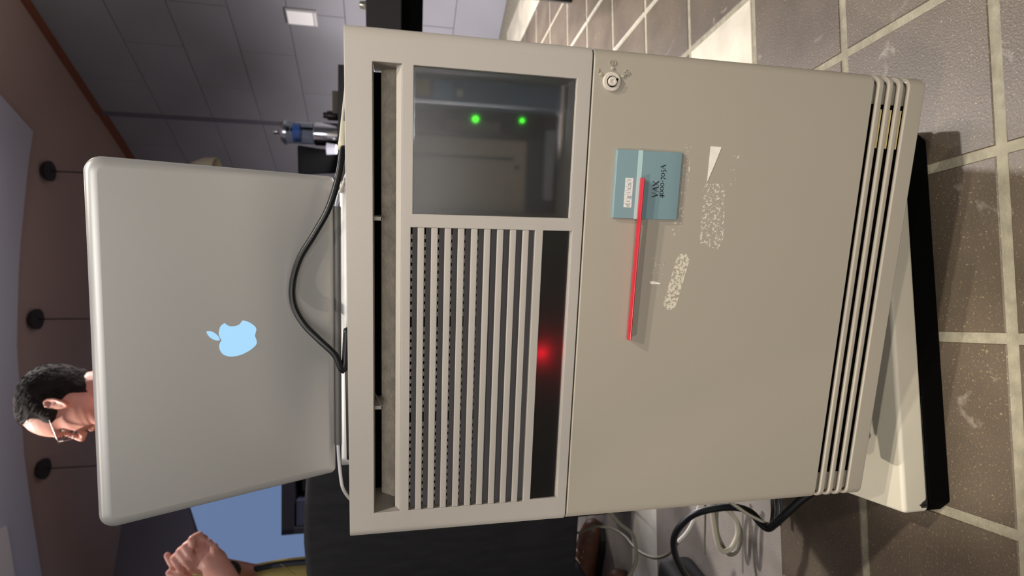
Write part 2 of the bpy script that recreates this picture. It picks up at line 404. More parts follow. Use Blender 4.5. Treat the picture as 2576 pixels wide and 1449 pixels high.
box(b, X0, X1, Y0, Y1, TOP - .014, TOP, cb); box(b, X0, X1, Y0, Y1, Z0, Z0 + .012, cb)
obj('cabinet_body', b, BEIGE, cab, bevel=.002)
b = bm_new(); box(b, X0 + .013, .250, Y0 + .03, Y0 + .05, Z0 + .013, TOP - .015, cb); obj('card_cage', b, DARKIN, cab)
for i in range(7):
    b = bm_new(); x = .045 + i * .028; box(b, x, x + .022, Y0 + .015, Y0 + .03, .30, .66, cb); box(b, x + .004, x + .018, Y0 + .004, Y0 + .015, .30, .318, cb); box(b, x + .004, x + .018, Y0 + .004, Y0 + .015, .64, .657, cb)
    obj('module_front', b, METAL_IN, cab, bevel=.001)
# hinge between body and front
b = bm_new(); tube(b, [(-.004, .062, .14), (-.004, .062, .70)], .005, 10); prism(b, [(-.004, .058, .15), (.012, .046, .15), (.012, .0445, .15), (-.006, .056, .15)], (0, 0, .54)); prism(b, [cb(V((.012, .105, .15))), cb(V((.016, .105, .15))), V((-.002, .064, .15)), V((-.006, .062, .15))], (0, 0, .54))
obj('hinge', b, METAL_IN, cab, smooth='auto')

# ---- front frame (bezel) with slot, window opening, louvres and light strip
TH = .045
R_EDGE = .010
def yprof(x):
    d = min(x, PW - x)
    if d >= R_EDGE: return 0.0
    q = R_EDGE - max(d, 0); return R_EDGE - math.sqrt(max(R_EDGE ** 2 - q * q, 0))
def grid_plate(bm, xb, zb, hole, y1):
    nx, nz = len(xb) - 1, len(zb) - 1
    sol = [[not hole((xb[i] + xb[i + 1]) / 2, (zb[j] + zb[j + 1]) / 2) for j in range(nz)] for i in range(nx)]
    cache = {}
    def vert(i, j, back):
        k = (i, j, back)
        if k not in cache: cache[k] = bm.verts.new((xb[i], y1 if back else yprof(xb[i]), ZP + zb[j]))
        return cache[k]
    for i in range(nx):
        for j in range(nz):
            if not sol[i][j]: continue
            for bk in (0, 1): bm.faces.new([vert(a, c, bk) for a, c in ((i, j), (i + 1, j), (i + 1, j + 1), (i, j + 1))])
            for di, dj, ea, eb in ((-1, 0, (i, j), (i, j + 1)), (1, 0, (i + 1, j), (i + 1, j + 1)), (0, -1, (i, j), (i + 1, j)), (0, 1, (i, j + 1), (i + 1, j + 1))):
                ii, jj = i + di, j + dj
                if not (0 <= ii < nx and 0 <= jj < nz and sol[ii][jj]):
                    bm.faces.new([vert(*ea, 0), vert(*eb, 0), vert(*eb, 1), vert(*ea, 1)])
ZV0, ZV1 = .4095, .5242                             # louvre field
VX0, VX1 = .0268, .3030
xb = sorted({0, .0008, .0025, .005, .0075, R_EDGE, VX0, .0285, VX1, .315, .4405, .441, PW - R_EDGE, PW - .0075, PW - .005, PW - .0025, PW - .0008, PW})
zb = [.3635, .3737, .3772, .4019, ZV0, .5226, ZV1, .5325, .5570, .5798]
def hole(x, z):
    if .0272 < x < .441 and .5325 < z < .557: return True
    if VX0 < x < VX1 and ZV0 < z < ZV1: return True
    if .0285 < x < VX1 and .3737 < z < .4019: return True
    if .315 < x < .4405 and .3772 < z < .5226: return True
    return False
zb = sorted(zb)
b = bm_new(); grid_plate(b, xb, zb, hole, TH)
bez = obj('front_frame', b, BEIGE, cab, bevel=.0007, seg=2, angle=40)
# slot: sloping lip, foam back wall, brackets
b = bm_new(); prism(b, [(.0272, .001, ZP + .5326), (.0272, .0075, ZP + .5372), (.0272, .0445, ZP + .5372), (.0272, .0445, ZP + .5326)], (.4138, 0, 0)); obj('slot_lip', b, BEIGE, bez, bevel=.0005)
b = bm_new(); prism(b, [(.0272, .026, ZP + .5372), (.0272, .036, ZP + .5505), (.0272, .044, ZP + .5505), (.0272, .044, ZP + .5372)], (.4138, 0, 0)); obj('slot_back_wall', b, FOAM, bez)
for x, tw in ((.3075, 0), (.1275, .004)):
    b = bm_new(); prism(b, [(x, .012, ZP + .549), (x + .0035, .012, ZP + .549), (x + .0035 + tw, .042, ZP + .5575), (x + tw, .042, ZP + .5575)], (0, 0, .0015)); prism(b, [(x, .012, ZP + .549), (x + .0035, .012, ZP + .549), (x + .0035, .012, ZP + .5575), (x, .012, ZP + .5575)], (0, .028, 0)); obj('slot_bracket', b, BEIGE, bez, bevel=.0003)
b = bm_new(); box(b, .0275, .4405, .0455, .0475, ZP + .5480, ZP + .5798); obj('slot_shade', b, GROOVE, bez)  # black sheet standing in for the unlit gap above the foam
# louvre bars, baffles coloured dark as the shaded slots, and the perforated sheet behind
BAFF_SHADE = mat('baffle_shade_grey', (92, 90, 92), .8)  # dark tone is the shade inside the slots, put into the colour
for k in range(9):
    zt = ZV1 - .0062 - k * (.0060 + .00608)
    b = bm_new(); box(b, VX0, VX1, 0, .0034, ZP + zt - .0060, ZP + zt); obj('slat', b, BEIGE, bez, bevel=.0007)
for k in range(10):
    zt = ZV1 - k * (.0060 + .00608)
    b = bm_new(); box(b, VX0, VX1, .0068, .0076, ZP + zt - .0100, ZP + zt - .0017); obj('baffle', b, BAFF_SHADE, bez)
b = bm_new()
zz = .4525
while zz < .5235:
    x = VX0 + .003; n_ = 0
    while x < VX1 - .004:
        n_ += 1
        if n_ % 13: prism(b, [(x, .0105, ZP + zz), (x + .0041, .0105, ZP + zz), (x + .0031, .0105, ZP + zz + .0054), (x - .001, .0105, ZP + zz + .0054)], (0, .0008, 0))
        x += .0073
    zz += .00604
obj('perforated_sheet', b, mat('pale_sheet', (226, 218, 202), .6), bez, kind='stuff')
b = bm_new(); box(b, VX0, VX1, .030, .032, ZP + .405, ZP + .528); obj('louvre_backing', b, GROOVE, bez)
# light strip: black diffuser with a red lamp behind it
def diffuser(name, rgb, tr, k):
    m = mat(name, rgb, .35); nt = m.node_tree; n = nt.nodes; L = nt.links
    t = n.new('ShaderNodeBsdfTranslucent'); t.inputs[0].default_value = tr
    mx = n.new('ShaderNodeMixShader'); mx.inputs[0].default_value = k; out = n['Material Output']
    L.new(n['Principled BSDF'].outputs[0], mx.inputs[1]); L.new(t.outputs[0], mx.inputs[2]); L.new(mx.outputs[0], out.inputs[0]); return m
STRIPM = diffuser('black_diffuser', (20, 20, 21), (.5, .5, .5, 1), .35)
b = bm_new(); b.faces.new([b.verts.new(p) for p in ((.0285, .0022, ZP + .3765), (.3028, .0022, ZP + .3765), (.3028, .0012, ZP + .4018), (.0285, .0012, ZP + .4018))])
strip = obj('light_strip', b, STRIPM, bez, label='glossy black strip with a red light behind it')
b = bm_new(); box(b, .0275, VX1, .0205, .022, ZP + .3737, ZP + .4019); obj('strip_back', b, DARKIN, bez)
b = bm_new(); box(b, .0275, VX1, .003, .0205, ZP + .3737, ZP + .3752); obj('strip_ledge', b, BEIGE, bez)
b = bm_new(); bmesh.ops.create_uvsphere(b, u_segments=12, v_segments=8, radius=.0016)
for v in b.verts: v.co += V((.1829, .0095, ZP + .3975))
obj('red_lamp', b, emis('red_led', (255, 14, 40), 95), bez, label='lit red lamp')
b = bm_new(); bmesh.ops.create_uvsphere(b, u_segments=10, v_segments=6, radius=.0012)
for v in b.verts: v.co += V((.292, .015, ZP + .393))
obj('green_lamp', b, emis('green_led_dim', (30, 255, 60), 1.5), bez, label='dim green lamp')
# smoked window with the drives behind it
b = bm_new(); box(b, .3152, .4403, .0035, .0060, ZP + .3774, ZP + .5224)
win = obj('window_pane', b, glass('smoked_acrylic', (176, 176, 178), .26), bez, label='smoked translucent window pane')
DR = mat('drive_grey', (176, 162, 142), .8, spec=.1); DRD = mat('drive_black', (22, 21, 21), .8, spec=.05)
BLUEG = mat('blue_grey', (126, 146, 166), .8, spec=.1)
b = bm_new(); box(b, .3165, .3865, 0.0400, 0.1000, ZP + .412, ZP + .5215); box(b, .322, .364, 0.0385, 0.0400, ZP + .432, ZP + .515)
dv = obj('tape_drive', b, DR, cab, bevel=.001)
b = bm_new(); box(b, .3675, .3700, 0.0390, 0.0402, ZP + .425, ZP + .5215); obj('drive_slot', b, DRD, dv)
b = bm_new(); box(b, .3590, .3625, 0.0375, 0.0386, ZP + .420, ZP + .4235); obj('eject_button', b, DRD, dv)
b = bm_new(); box(b, .3885, .4115, 0.0380, 0.1000, ZP + .396, ZP + .5215)
dk = obj('disk_unit', b, DRD, cab, bevel=.001)
LEDM = emis('green_led', (70, 255, 40), 7)
for x, z, r_ in ((.4038, .4637, .0026), (.4052, .4186, .0018)):
    b = bm_new(); lathe(b, [(r_, 0), (r_, .002), (r_ * .6, .003)], (x, .038, ZP + z), axis=(0, -1, 0), seg=14); obj('green_indicator_light', b, LEDM, dk, label='lit green indicator')
b = bm_new(); box(b, .392, .402, 0.0370, 0.0381, ZP + .44, ZP + .49); obj('disk_label', b, mat('brown_label', (84, 74, 64), .7), dk)
b = bm_new(); box(b, .4135, .4400, 0.0400, 0.1000, ZP + .379, ZP + .5215); fp = obj('filler_panel', b, BLUEG, cab, bevel=.001)
b = bm_new(); box(b, .423, .437, 0.0385, 0.0401, ZP + .507, ZP + .520); obj('yellow_sticker', b, mat('yellow_sticker', (200, 190, 130), .6), fp)
b = bm_new(); box(b, .420, .436, 0.0385, 0.0401, ZP + .486, ZP + .503); obj('blue_sticker', b, mat('blue_sticker', (130, 172, 205), .6), fp)
b = bm_new(); lathe(b, [(.003, 0), (.003, .002)], (.4265, .040, ZP + .479), axis=(0, -1, 0), seg=14); obj('latch_button', b, OFFW, fp)
b = bm_new(); box(b, .3170, .4125, 0.0420, 0.1000, ZP + .379, ZP + .4105); lf = obj('lower_filler', b, mat('slate', (52, 58, 64), .8, spec=.1), cab, bevel=.001)
b = bm_new(); box(b, .330, .398, 0.0360, 0.0422, ZP + .384, ZP + .394); obj('cable_rail', b, mat('pale_rail', (150, 156, 160), .5), lf, bevel=.002)

# ---- lower door
def slab(bm, z0, z1, th, x0=0, x1=PW, y_in=None, r=.012):
    """plan with rounded front corners, extruded in z"""
    pl = []
    for k in range(7):
        a = PI + k / 6 * PI / 2; pl.append((x0 + r + r * math.cos(a), r + r * math.sin(a)))
    for k in range(7):
        a = 1.5 * PI + k / 6 * PI / 2; pl.append((x1 - r + r * math.cos(a), r + r * math.sin(a)))
    pl += [(x1, th), (x0, th)]
    prism(bm, [(x, y, ZP + z0) for x, y in pl], (0, 0, z1 - z0))
def shell(bm, z0, z1, depth=.030, th=.0045, r=.012, off=0):
    """thin bar that wraps round both front corners"""
    def arc(rr, n=7):
        pl = [(0 + (r - rr), depth)]
        for k in range(n): a = PI + k / (n - 1) * PI / 2; pl.append((r + rr * math.cos(a), r + rr * math.sin(a)))
        for k in range(n): a = 1.5 * PI + k / (n - 1) * PI / 2; pl.append((PW - r + rr * math.cos(a), r + rr * math.sin(a)))
        return pl + [(PW - (r - rr), depth)]
    o_, i_ = arc(r - off), arc(r - off - th); n = len(o_); bot = []; R = []
    for pl in (o_, i_):
        for z in (z0, z1): R.append([bm.verts.new((x, y, ZP + z)) for x, y in pl])
    for k in range(n - 1):
        bm.faces.new((R[0][k], R[0][k + 1], R[1][k + 1], R[1][k])); bm.faces.new((R[2][k], R[3][k], R[3][k + 1], R[2][k + 1]))
        bm.faces.new((R[1][k], R[1][k + 1], R[3][k + 1], R[3][k])); bm.faces.new((R[0][k], R[2][k], R[2][k + 1], R[0][k + 1]))
    for k in (0, n - 1): bm.faces.new((R[0][k], R[1][k], R[3][k], R[2][k]))
b = bm_new(); slab(b, .0623, .3622, .034)
door = obj('door', b, BEIGE2, cab, bevel=.0015, seg=3, angle=50, label='plain beige lower door')
for z0, z1 in ((.0505, .0572), (.0389, .0448), (.0264, .0326)):
    b = bm_new(); shell(b, z0, z1); obj('rib', b, BEIGE2, door, bevel=.0016, seg=3, angle=50)
b = bm_new(); shell(b, 0, .0204); obj('bottom_rail', b, BEIGE2, door, bevel=.0016, seg=3, angle=50)
b = bm_new(); shell(b, .004, .0623, th=.002, off=.0060); obj('groove_back', b, BEIGE2, door)
b = bm_new(); box(b, .0311, .4409, .0052, .0059, ZP + .005, ZP + .0623); obj('groove_shade', b, GROOVE, door)  # flat black sheet imitating the dark depth behind the ribs
for z in (.0449, .0327, .0205):
    b = bm_new(); box(b, .397, .436, .0047, .0053, ZP + z, ZP + z + .0030); obj('groove_lit_strip', b, mat('pale_lit_yellow', (226, 208, 150), .6), door)  # pale strips painted for light showing through the grooves
b = bm_new(); box(b, .012, PW - .012, .008, .03, ZP + .3622, ZP + .3636); obj('door_gap', b, GROOVE, door)
# key switch with raised marks
KC = (.4402, ZP + .3444)
b = bm_new(); lathe(b, [(.0085, 0), (.0085, .0016), (.0079, .0023), (.0052, .0023), (.0050, .0005)], (KC[0], 0, KC[1]), axis=(0, -1, 0), seg=36)
KEYM = mat('key_plastic', (205, 197, 186), .45)
ks = obj('key_switch', b, KEYM, cab, smooth='auto')
b = bm_new(); lathe(b, [(.00485, 0), (.00485, .0011)], (KC[0], -.0006, KC[1]), axis=(0, -1, 0), seg=28); obj('key_slot', b, GROOVE, ks)
b = bm_new(); lathe(b, [(.0041, 0), (.0041, .0035), (.0036, .0041), (.0018, .0041), (.0015, .0037)], (KC[0], -.0002, KC[1]), axis=(0, -1, 0), seg=28); obj('lock_core', b, KEYM, ks, smooth='auto')
b = bm_new(); prism(b, [(KC[0] + .0016 + x, -.0044, KC[1] - .0037 + z) for x, z in ((-.0012, -.0006), (.0008, -.0014), (.0014, .0004), (-.0006, .0012))], (0, .002, 0)); obj('key_notch', b, GROOVE, ks)
for x, z in ((.446, .3548), (.452, .3441), (.4459, .3336)):
    b = bm_new(); lathe(b, [(.0017, 0), (.0017, .0007), (.0012, .0012)], (x, 0, ZP + z), axis=(0, -1, 0), seg=16); obj('raised_dot', b, BEIGE2, door, smooth='auto')
def bar(bm, p, q, wd, th=.0009):
    p, q = V((p[0], 0, ZP + p[1])), V((q[0], 0, ZP + q[1])); d = (q - p).normalized(); s = V((-d.z, 0, d.x)) * wd / 2
    prism(bm, [p - s, q - s, q + s, p + s], (0, -th, 0))
b = bm_new(); prism(b, [(.4488 - .0022, 0, ZP + .3570), (.4488 + .0022, 0, ZP + .3570), (.4488, 0, ZP + .3598)], (0, -.001, 0)); obj('raised_mark', b, BEIGE2, door, bevel=.0003)
b = bm_new()
for k in range(16):
    a0, a1 = 2 * PI * k / 16, 2 * PI * (k + 1) / 16
    if k in (0, 15, 7, 8): continue
    bar(b, (.4568 + .0022 * math.cos(a0), .3445 + .0030 * math.sin(a0)), (.4568 + .0022 * math.cos(a1), .3445 + .0030 * math.sin(a1)), .0008)
bar(b, (.4545, .3445), (.4591, .3445), .0009); obj('raised_mark', b, BEIGE2, door)
b = bm_new()
dm = [(.4489, .3332), (.4512, .3306), (.4489, .3272), (.4466, .3306)]
for i in range(4): bar(b, dm[i], dm[(i + 1) % 4], .0009)
bar(b, (.4465, .3303), (.4513, .3303), .001); obj('raised_mark', b, BEIGE2, door)
# badge
BZ0, BZ1, BX0, BX1 = ZP + .2680, ZP + .3358, .3166, .3806
b = bm_new()
pr = [(0.0, BZ1), (-.0030, BZ1 - .0008), (-.0038, BZ1 - .020), (-.0042, BZ0 + .040), (-.0040, BZ0 + .012), (-.0034, BZ0 + .0016), (-.0026, BZ0), (0, BZ0)]
prism(b, [(BX0, y, z) for y, z in pr], (BX1 - BX0, 0, 0))
badge = obj('name_badge', b, TEAL, cab, bevel=.0006, label='teal plastic name plate reading digital VAX 4000-705A')
def by(z):
    for (ya, za), (yb_, zb_) in zip(pr[1:], pr[2:]):
        if zb_ <= z <= za: return ya + (yb_ - ya) * (za - z) / (za - zb_)
    return -.004
b = bm_new(); z1, z0 = ZP + .3142, ZP + .3096
prism(b, [(BX0, by(z1) - .0002, z1), (BX0, by(z0) - .0002, z0), (BX0, by(z0) + .0004, z0), (BX0, by(z1) + .0004, z1)], (BX1 - BX0, 0, 0)); obj('badge_stripe', b, TEAL_L, badge, label='pale stripe across the name plate')
n7 = 'digital'; x0, xw = .3271, (.3548 - .3271) / 7
for i, ch in enumerate(n7):
    xa = x0 + i * xw; b = bm_new(); yy = by(ZP + .321) - .00015
    box(b, xa + .00012, xa + xw - .00012, yy, yy + .0004, ZP + .3171, ZP + .3251); obj('logo_block', b, OFFW, badge)
    b = text_bm(ch, .0062, .00012, xa + xw / 2, yy - .00008, ZP + .3194, 'CENTER'); obj('logo_letter', b, TEAL_D, badge)
# serif lettering drawn with strokes
def strokes(bm, segs, x, z, h, y):
    for s in segs:
        pts, wds = s
        for i in range(len(pts) - 1):
            p, q = V((x + pts[i][0] * h, y, z + pts[i][1] * h)), V((x + pts[i + 1][0] * h, y, z + pts[i + 1][1] * h)); d = (q - p).normalized(); n_ = V((-d.z, 0, d.x))
            a, c = wds[i] * h / 2, wds[i + 1] * h / 2
            prism(bm, [p - n_ * a, q - n_ * c, q + n_ * c, p + n_ * a], (0, -.00012, 0))
def ell(cx, cz, rx, rz, t0=0, t1=360, thick=.15, thin=.06, n=18):
    P, Wd_ = [], []
    for k in range(n + 1):
        t = math.radians(t0 + (t1 - t0) * k / n); P.append((cx + rx * math.cos(t), cz + rz * math.sin(t))); Wd_.append(thin + (thick - thin) * abs(math.cos(t)))
    return (P, Wd_)
K, N = .17, .065
def sf(x, z, hw=.16): return ([(x - hw, z), (x + hw, z)], [.05, .05])
GL = {
 'V': (1.0, [([(.12, 1), (.5, 0)], [K, K]), ([(.5, 0), (.88, 1)], [N, N]), sf(.12, 1, .15), sf(.88, 1, .13)]),
 'A': (1.0, [([(.08, 0), (.5, 1)], [N, N]), ([(.5, 1), (.92, 0)], [K, K]), ([(.22, .36), (.74, .36)], [N, N]), sf(.08, 0, .13), sf(.92, 0, .15)]),
 'X': (1.0, [([(.1, 1), (.9, 0)], [K, K]), ([(.1, 0), (.9, 1)], [N, N]), sf(.1, 1, .14), sf(.9, 0, .14), sf(.1, 0, .13), sf(.88, 1, .13)]),
 '4': (.72, [([(.5, -.25), (.5, .75)], [K, K]), ([(.5, .72), (.04, .1)], [N, N]), ([(.02, .1), (.7, .1)], [.09, .09]), sf(.5, -.25, .13)]),
 '0': (.86, [ell(.42, .37, .32, .36)]),
 '-': (.52, [([(.08, .34), (.42, .34)], [.12, .12])]),
 '7': (.74, [([(.06, .70), (.66, .70)], [.13, .13]), ([(.64, .70), (.28, -.28)], [.10, .15])]),
 '5': (.70, [([(.24, .72), (.62, .76)], [.10, .12]), ([(.24, .72), (.18, .36)], [N, N]), ell(.24, .08, .3, .3, 95, -110, .15, .07)]),
}
def word(s, x, z, h, total, yoff):
    b = bm_new(); adv = sum(GL[c][0] for c in s); k = total / (adv * h)
    cx = x
    for c in s:
        segs = [([(px * k, pz) for px, pz in p], w_) for p, w_ in GL[c][1]]
        strokes(b, segs, cx, z, h, yoff); cx += GL[c][0] * h * k
    return b
obj('lettering', word('VAX', .3373, ZP + .2914, .0058, .0158, by(ZP + .2925) - .0001), INK, badge)
obj('lettering', word('4000-705A', .3373, ZP + .2859, .0049, .0312, by(ZP + .286) - .0001), INK, badge)
# sticker remains on the door
def residue(name, thr, rgb, scale, seed):
    m = mat(name, rgb, .55); nt = m.node_tree; n = nt.nodes; L = nt.links
    tc = n.new('ShaderNodeTexCoord'); mp = n.new('ShaderNodeMapping'); mp.inputs['Location'].default_value = (seed, seed, seed); L.new(tc.outputs['Object'], mp.inputs[0])
    t = n.new('ShaderNodeTexNoise'); t.inputs['Scale'].default_value = scale; t.inputs['Detail'].default_value = 7; t.inputs['Roughness'].default_value = .7; L.new(mp.outputs[0], t.inputs['Vector'])
    r = n.new('ShaderNodeValToRGB'); r.color_ramp.elements[0].position = thr; r.color_ramp.elements[1].position = thr + .04; L.new(t.outputs['Fac'], r.inputs[0])
    tr = n.new('ShaderNodeBsdfTransparent'); mx = n.new('ShaderNodeMixShader'); L.new(r.outputs[0], mx.inputs[0]); L.new(tr.outputs[0], mx.inputs[1]); L.new(n['Principled BSDF'].outputs[0], mx.inputs[2]); L.new(mx.outputs[0], n['Material Output'].inputs[0]); return m
def sheet(name, pts, m, lab, th=.0002, y=-.0001):
    b = bm_new(); prism(b, [(x, y, ZP + z) for x, z in pts], (0, -th, 0)); return obj(name, b, m, door, label=lab)
PAPER = mat('torn_paper', (238, 232, 222), .8, var=.05, scale=120)
sheet('paper_scrap', [(.3884, .2383), (.3883, .2266), (.3720, .2320), (.3543, .2384)], PAPER, 'torn triangle of white sticker paper', .0003)
sheet('paper_scrap', [(.2551, .2904), (.2556, .2870), (.2535, .2786), (.2523, .2786), (.2525, .2890)], PAPER, 'small torn strip of white paper', .0003)
RES1 = residue('sticker_residue', .565, (222, 215, 202), 290, 3.1)
sheet('sticker_residue', [(.389, .265), (.389, .2565), (.31, .2605), (.298, .264), (.300, .272), (.345, .269)], RES1, 'flaky white sticker remains', .0001)
sheet('sticker_residue', [(.384, .214), (.384, .206), (.352, .208), (.352, .214)], RES1, 'flaky white sticker remains', .0001)
sheet('sticker_residue', [(.353, .241), (.353, .218), (.30, .214), (.288, .218), (.293, .240)], residue('sticker_residue_dense', .52, (218, 210, 196), 300, 1.7), 'flaky white sticker remains', .0001)
sheet('sticker_residue', [(.279, .290), (.279, .2775), (.262, .274), (.262, .288)], residue('sticker_residue_faint', .55, (206, 199, 184), 320, 6.2), 'faint flaky remains', .0001)
pp = []
c0, c1, rr = (.2765, .2565), (.2330, .2660), .0072
ang = math.atan2(c1[1] - c0[1], c1[0] - c0[0])
for k in range(11): a = ang - PI / 2 - PI * k / 10; pp.append((c0[0] + rr * math.cos(a), c0[1] + rr * math.sin(a)))
for k in range(11): a = ang + PI / 2 - PI * k / 10; pp.append((c1[0] + rr * math.cos(a), c1[1] + rr * math.sin(a)))
sheet('glue_patch', pp, residue('glue_film', .46, (216, 208, 190), 300, 9.4), 'long round-ended patch of old glue', .0001)
# red stick laid across the badge
b = bm_new(); 
rings(b, [[V((x, y0 + ry * math.sin(2 * PI * k / 16), ZP + z + .0017 * math.cos(2 * PI * k / 16))) for k in range(16)] for x, y0, ry, z in ((.3548, -.0080, .0036, .3100), (.3550, -.0080, .0040, .3100), (.1972, -.0046, .0042, .3096), (.1970, -.0046, .0038, .3096))])
obj('red_stick', b, REDST, label='thin red stick fixed across the teal name plate', cat='stick', smooth='auto')

# ------------------------------------------------------------------ laptop on the cabinet
LO = V((.1615, .1964, .7385)); LYAW = .0917; LT = .4703
LE = V((math.cos(LYAW), math.sin(LYAW), 0)); LNB = V((-math.sin(LYAW), math.cos(LYAW), 0))
LU = V((0, 0, 1)) * math.cos(LT) - LNB * math.sin(LT); LN = LE.cross(LU)      # LN points away from the camera
lap = thing('laptop', LO + V((0, 0, -.021)), 'open silver laptop with glowing fruit logo standing on the cabinet', 'laptop')
def rrect(w_, h_, r, y0=0, n=6, r2=None):
    pts = []
    for cx, cz, a0, rr_ in ((w_ / 2 - r, h_ - r, 0, r), (-w_ / 2 + r, h_ - r, PI / 2, r)):
        for k in range(n + 1): a = a0 + k / n * PI / 2; pts.append((cx + rr_ * math.cos(a), y0 + cz + rr_ * math.sin(a)))
    r = r2 if r2 is not None else r
    for cx, cz, a0 in ((-w_ / 2 + r, r, PI), (w_ / 2 - r, r, 1.5 * PI)):
        for k in range(n + 1): a = a0 + k / n * PI / 2; pts.append((cx + r * math.cos(a), y0 + cz + r * math.sin(a)))
    return pts
if LN.y < 0: LN = -LN
def lidpt(p, n_): return LO + LE * p[0] + LU * p[1] + LN * n_
b = bm_new(); LW, LH = .372, .2435
# outer skin: rounded shoulders
secs = []
for ins, dn in ((.010, 0.0), (.006, .0005), (.003, .0016), (.001, .0034), (0, .0058), (0, .0075)):
    pts = rrect(LW - 2 * ins, LH - 2 * ins, .0155 - ins * .8, ins, 8, .006 if ins < .005 else .003)
    secs.append([lidpt(p, dn) for p in pts])
rings(b, secs); lid = obj('lid', b, ALU, lap, smooth=True)
for p in lid.data.polygons:
    if len(p.vertices) > 4: p.use_smooth = False
b = bm_new(); prism(b, [lidpt(p, .0076) for p in rrect(LW - .012, LH - .012, .012, .006)], LN * .0006); obj('screen', b, emis('lit_screen', (150, 170, 200), .8), lid)
body = [(0.016, 0.1257), (0.0128, 0.1297), (0.0076, 0.1315), (0.0022, 0.1316), (-0.0027, 0.1292), (-0.0071, 0.1314), (-0.0117, 0.1316), (-0.0174, 0.1292), (-0.0206, 0.1251), (-0.0221, 0.1195), (-0.0215, 0.1109), (-0.018, 0.1021), (-0.0132, 0.0953), (-0.0094, 0.0931), (-0.0053, 0.0935), (-0.0012, 0.0949), (0.0027, 0.094), (0.0066, 0.0932), (0.0108, 0.0956), (0.0153, 0.1014), (0.0176, 0.1072), (0.0158, 0.1087), (0.0132, 0.1109), (0.0119, 0.1145), (0.0117, 0.1181), (0.0125, 0.1216), (0.0145, 0.1244)]
leaf = [(0.0082, 0.144), (0.008, 0.1397), (0.0056, 0.1356), (0.0015, 0.1323), (-0.0025, 0.1307), (-0.0026, 0.1345), (0.0001, 0.1392), (0.004, 0.1425)]
def closed_smooth(pts, n=4, corners=()):
    out = []; N_ = len(pts)
    for i in range(N_):
        p0, p1, p2, p3 = [V((*pts[(i + k) % N_], 0)) for k in (-1, 0, 1, 2)]
        if i in corners: p0 = p1
        if (i + 1) % N_ in corners: p3 = p2
        for k in range(n):
            t = k / n; q = .5 * ((2 * p1) + (p2 - p0) * t + (2 * p0 - 5 * p1 + 4 * p2 - p3) * t * t + (3 * p1 - p0 - 3 * p2 + p3) * t ** 3); out.append((q.x, q.y))
    return out
b = bm_new(); prism(b, [lidpt(p, -.00025) for p in closed_smooth(body, 4, (0, 4, 20))], LN * .0006); prism(b, [lidpt(p, -.00025) for p in closed_smooth(leaf, 4, (0, 4))], LN * .0006)
bmesh.ops.triangulate(b, faces=[f for f in b.faces if len(f.verts) > 4])
obj('lid_logo', b, LOGO, lid, label='glowing pale blue apple shaped logo with a bite')
b = bm_new(); tube(b, [LO + LE * -.150 + LNB * .006 + V((0, 0, -.001)), LO + LE * .150 + LNB * .006 + V((0, 0, -.001))], .0055, 12); obj('hinge_cover', b, ALU_DARK, lap, smooth='auto')
def lb(c): return LO + LE * c.x + LNB * c.y + V((0, 0, c.z))
b = bm_new()
bp = [(x, y - .0) for x, y in rrect(.364, .249, .014, 0)]
secs = []
for ins, z in ((.012, -.0205), (.004, -.0195), (.001, -.0165), (0, -.013), (0, -.0055), (.0008, -.0048)):
    secs.append([lb(V((x * (1 - ins / .182), .003 + ins + y * (1 - 2 * ins / .249), z))) for x, y in bp])
rings(b, secs); lbase = obj('laptop_base', b, ALU, lap, smooth='auto', angle=50)
for r_ in range(5):
    for c_ in range(13):
        b = bm_new(); x = -.136 + c_ * .0209; y = .055 + r_ * .0186; box(b, x, x + .0165, y, y + .0150, -.0048, -.0036, lb); obj('key', b, BLACKP, lbase)
b = bm_new(); box(b, -.052, .052, .165, .235, -.0049, -.0044, lb); obj('trackpad', b, ALU, lbase)

# ------------------------------------------------------------------ cables on the cabinet top
def cable(name, pts, r, m, label, n=8, flat=1.0):
    b = bm_new(); tube(b, smooth_path(pts, n), r, 10, flat); return obj(name, b, m, label=label, cat='cable', smooth=True)
d0 = .68
pts = [V((.475, .33, .724)), V((.462, .26, .7235)), at(866, 352, .675), at(862, 385, .66), at(850, 450, .652), at(826, 525, .648), at(790, 590, .648), at(754, 650, .65), at(736, 712, .653), at(738, 765, .655), at(762, 812, .658), at(800, 852, .66), at(842, 892, .665), at(864, 930, .672), V((.168, .168, .7235)), V((.10, .162, .7222)), V((.0, .17, .7222))]
bc = cable('black_power_cable', pts, .0039, CABK, 'thick black cable looping up in front of the laptop lid')
b = bm_new(); tube(b, [V((.475, .33, .724)), V((.462, .26, .7245)), at(864, 355, .675), at(860, 372, .667)], [.0052, .0052, .0056, .0050], 12); obj('strain_relief', b, CABB, bc, smooth=True, label='cream coloured sleeve')
pts = [V((.352, .225, .725)), V((.34, .19, .7265)), at(846, 520, .735), at(849, 600, .734), at(856, 700, .73), at(858, 800, .73), at(852, 900, .735), at(849, 980, .74), at(850, 1100, .752), at(856, 1190, .76), at(866, 1235, .765), V((-.10, .24, .7205)), V((-.095, .30, .7205))]
cable('white_laptop_cable', pts, .0022, CABW, 'thin white cable lying along the back of the laptop')

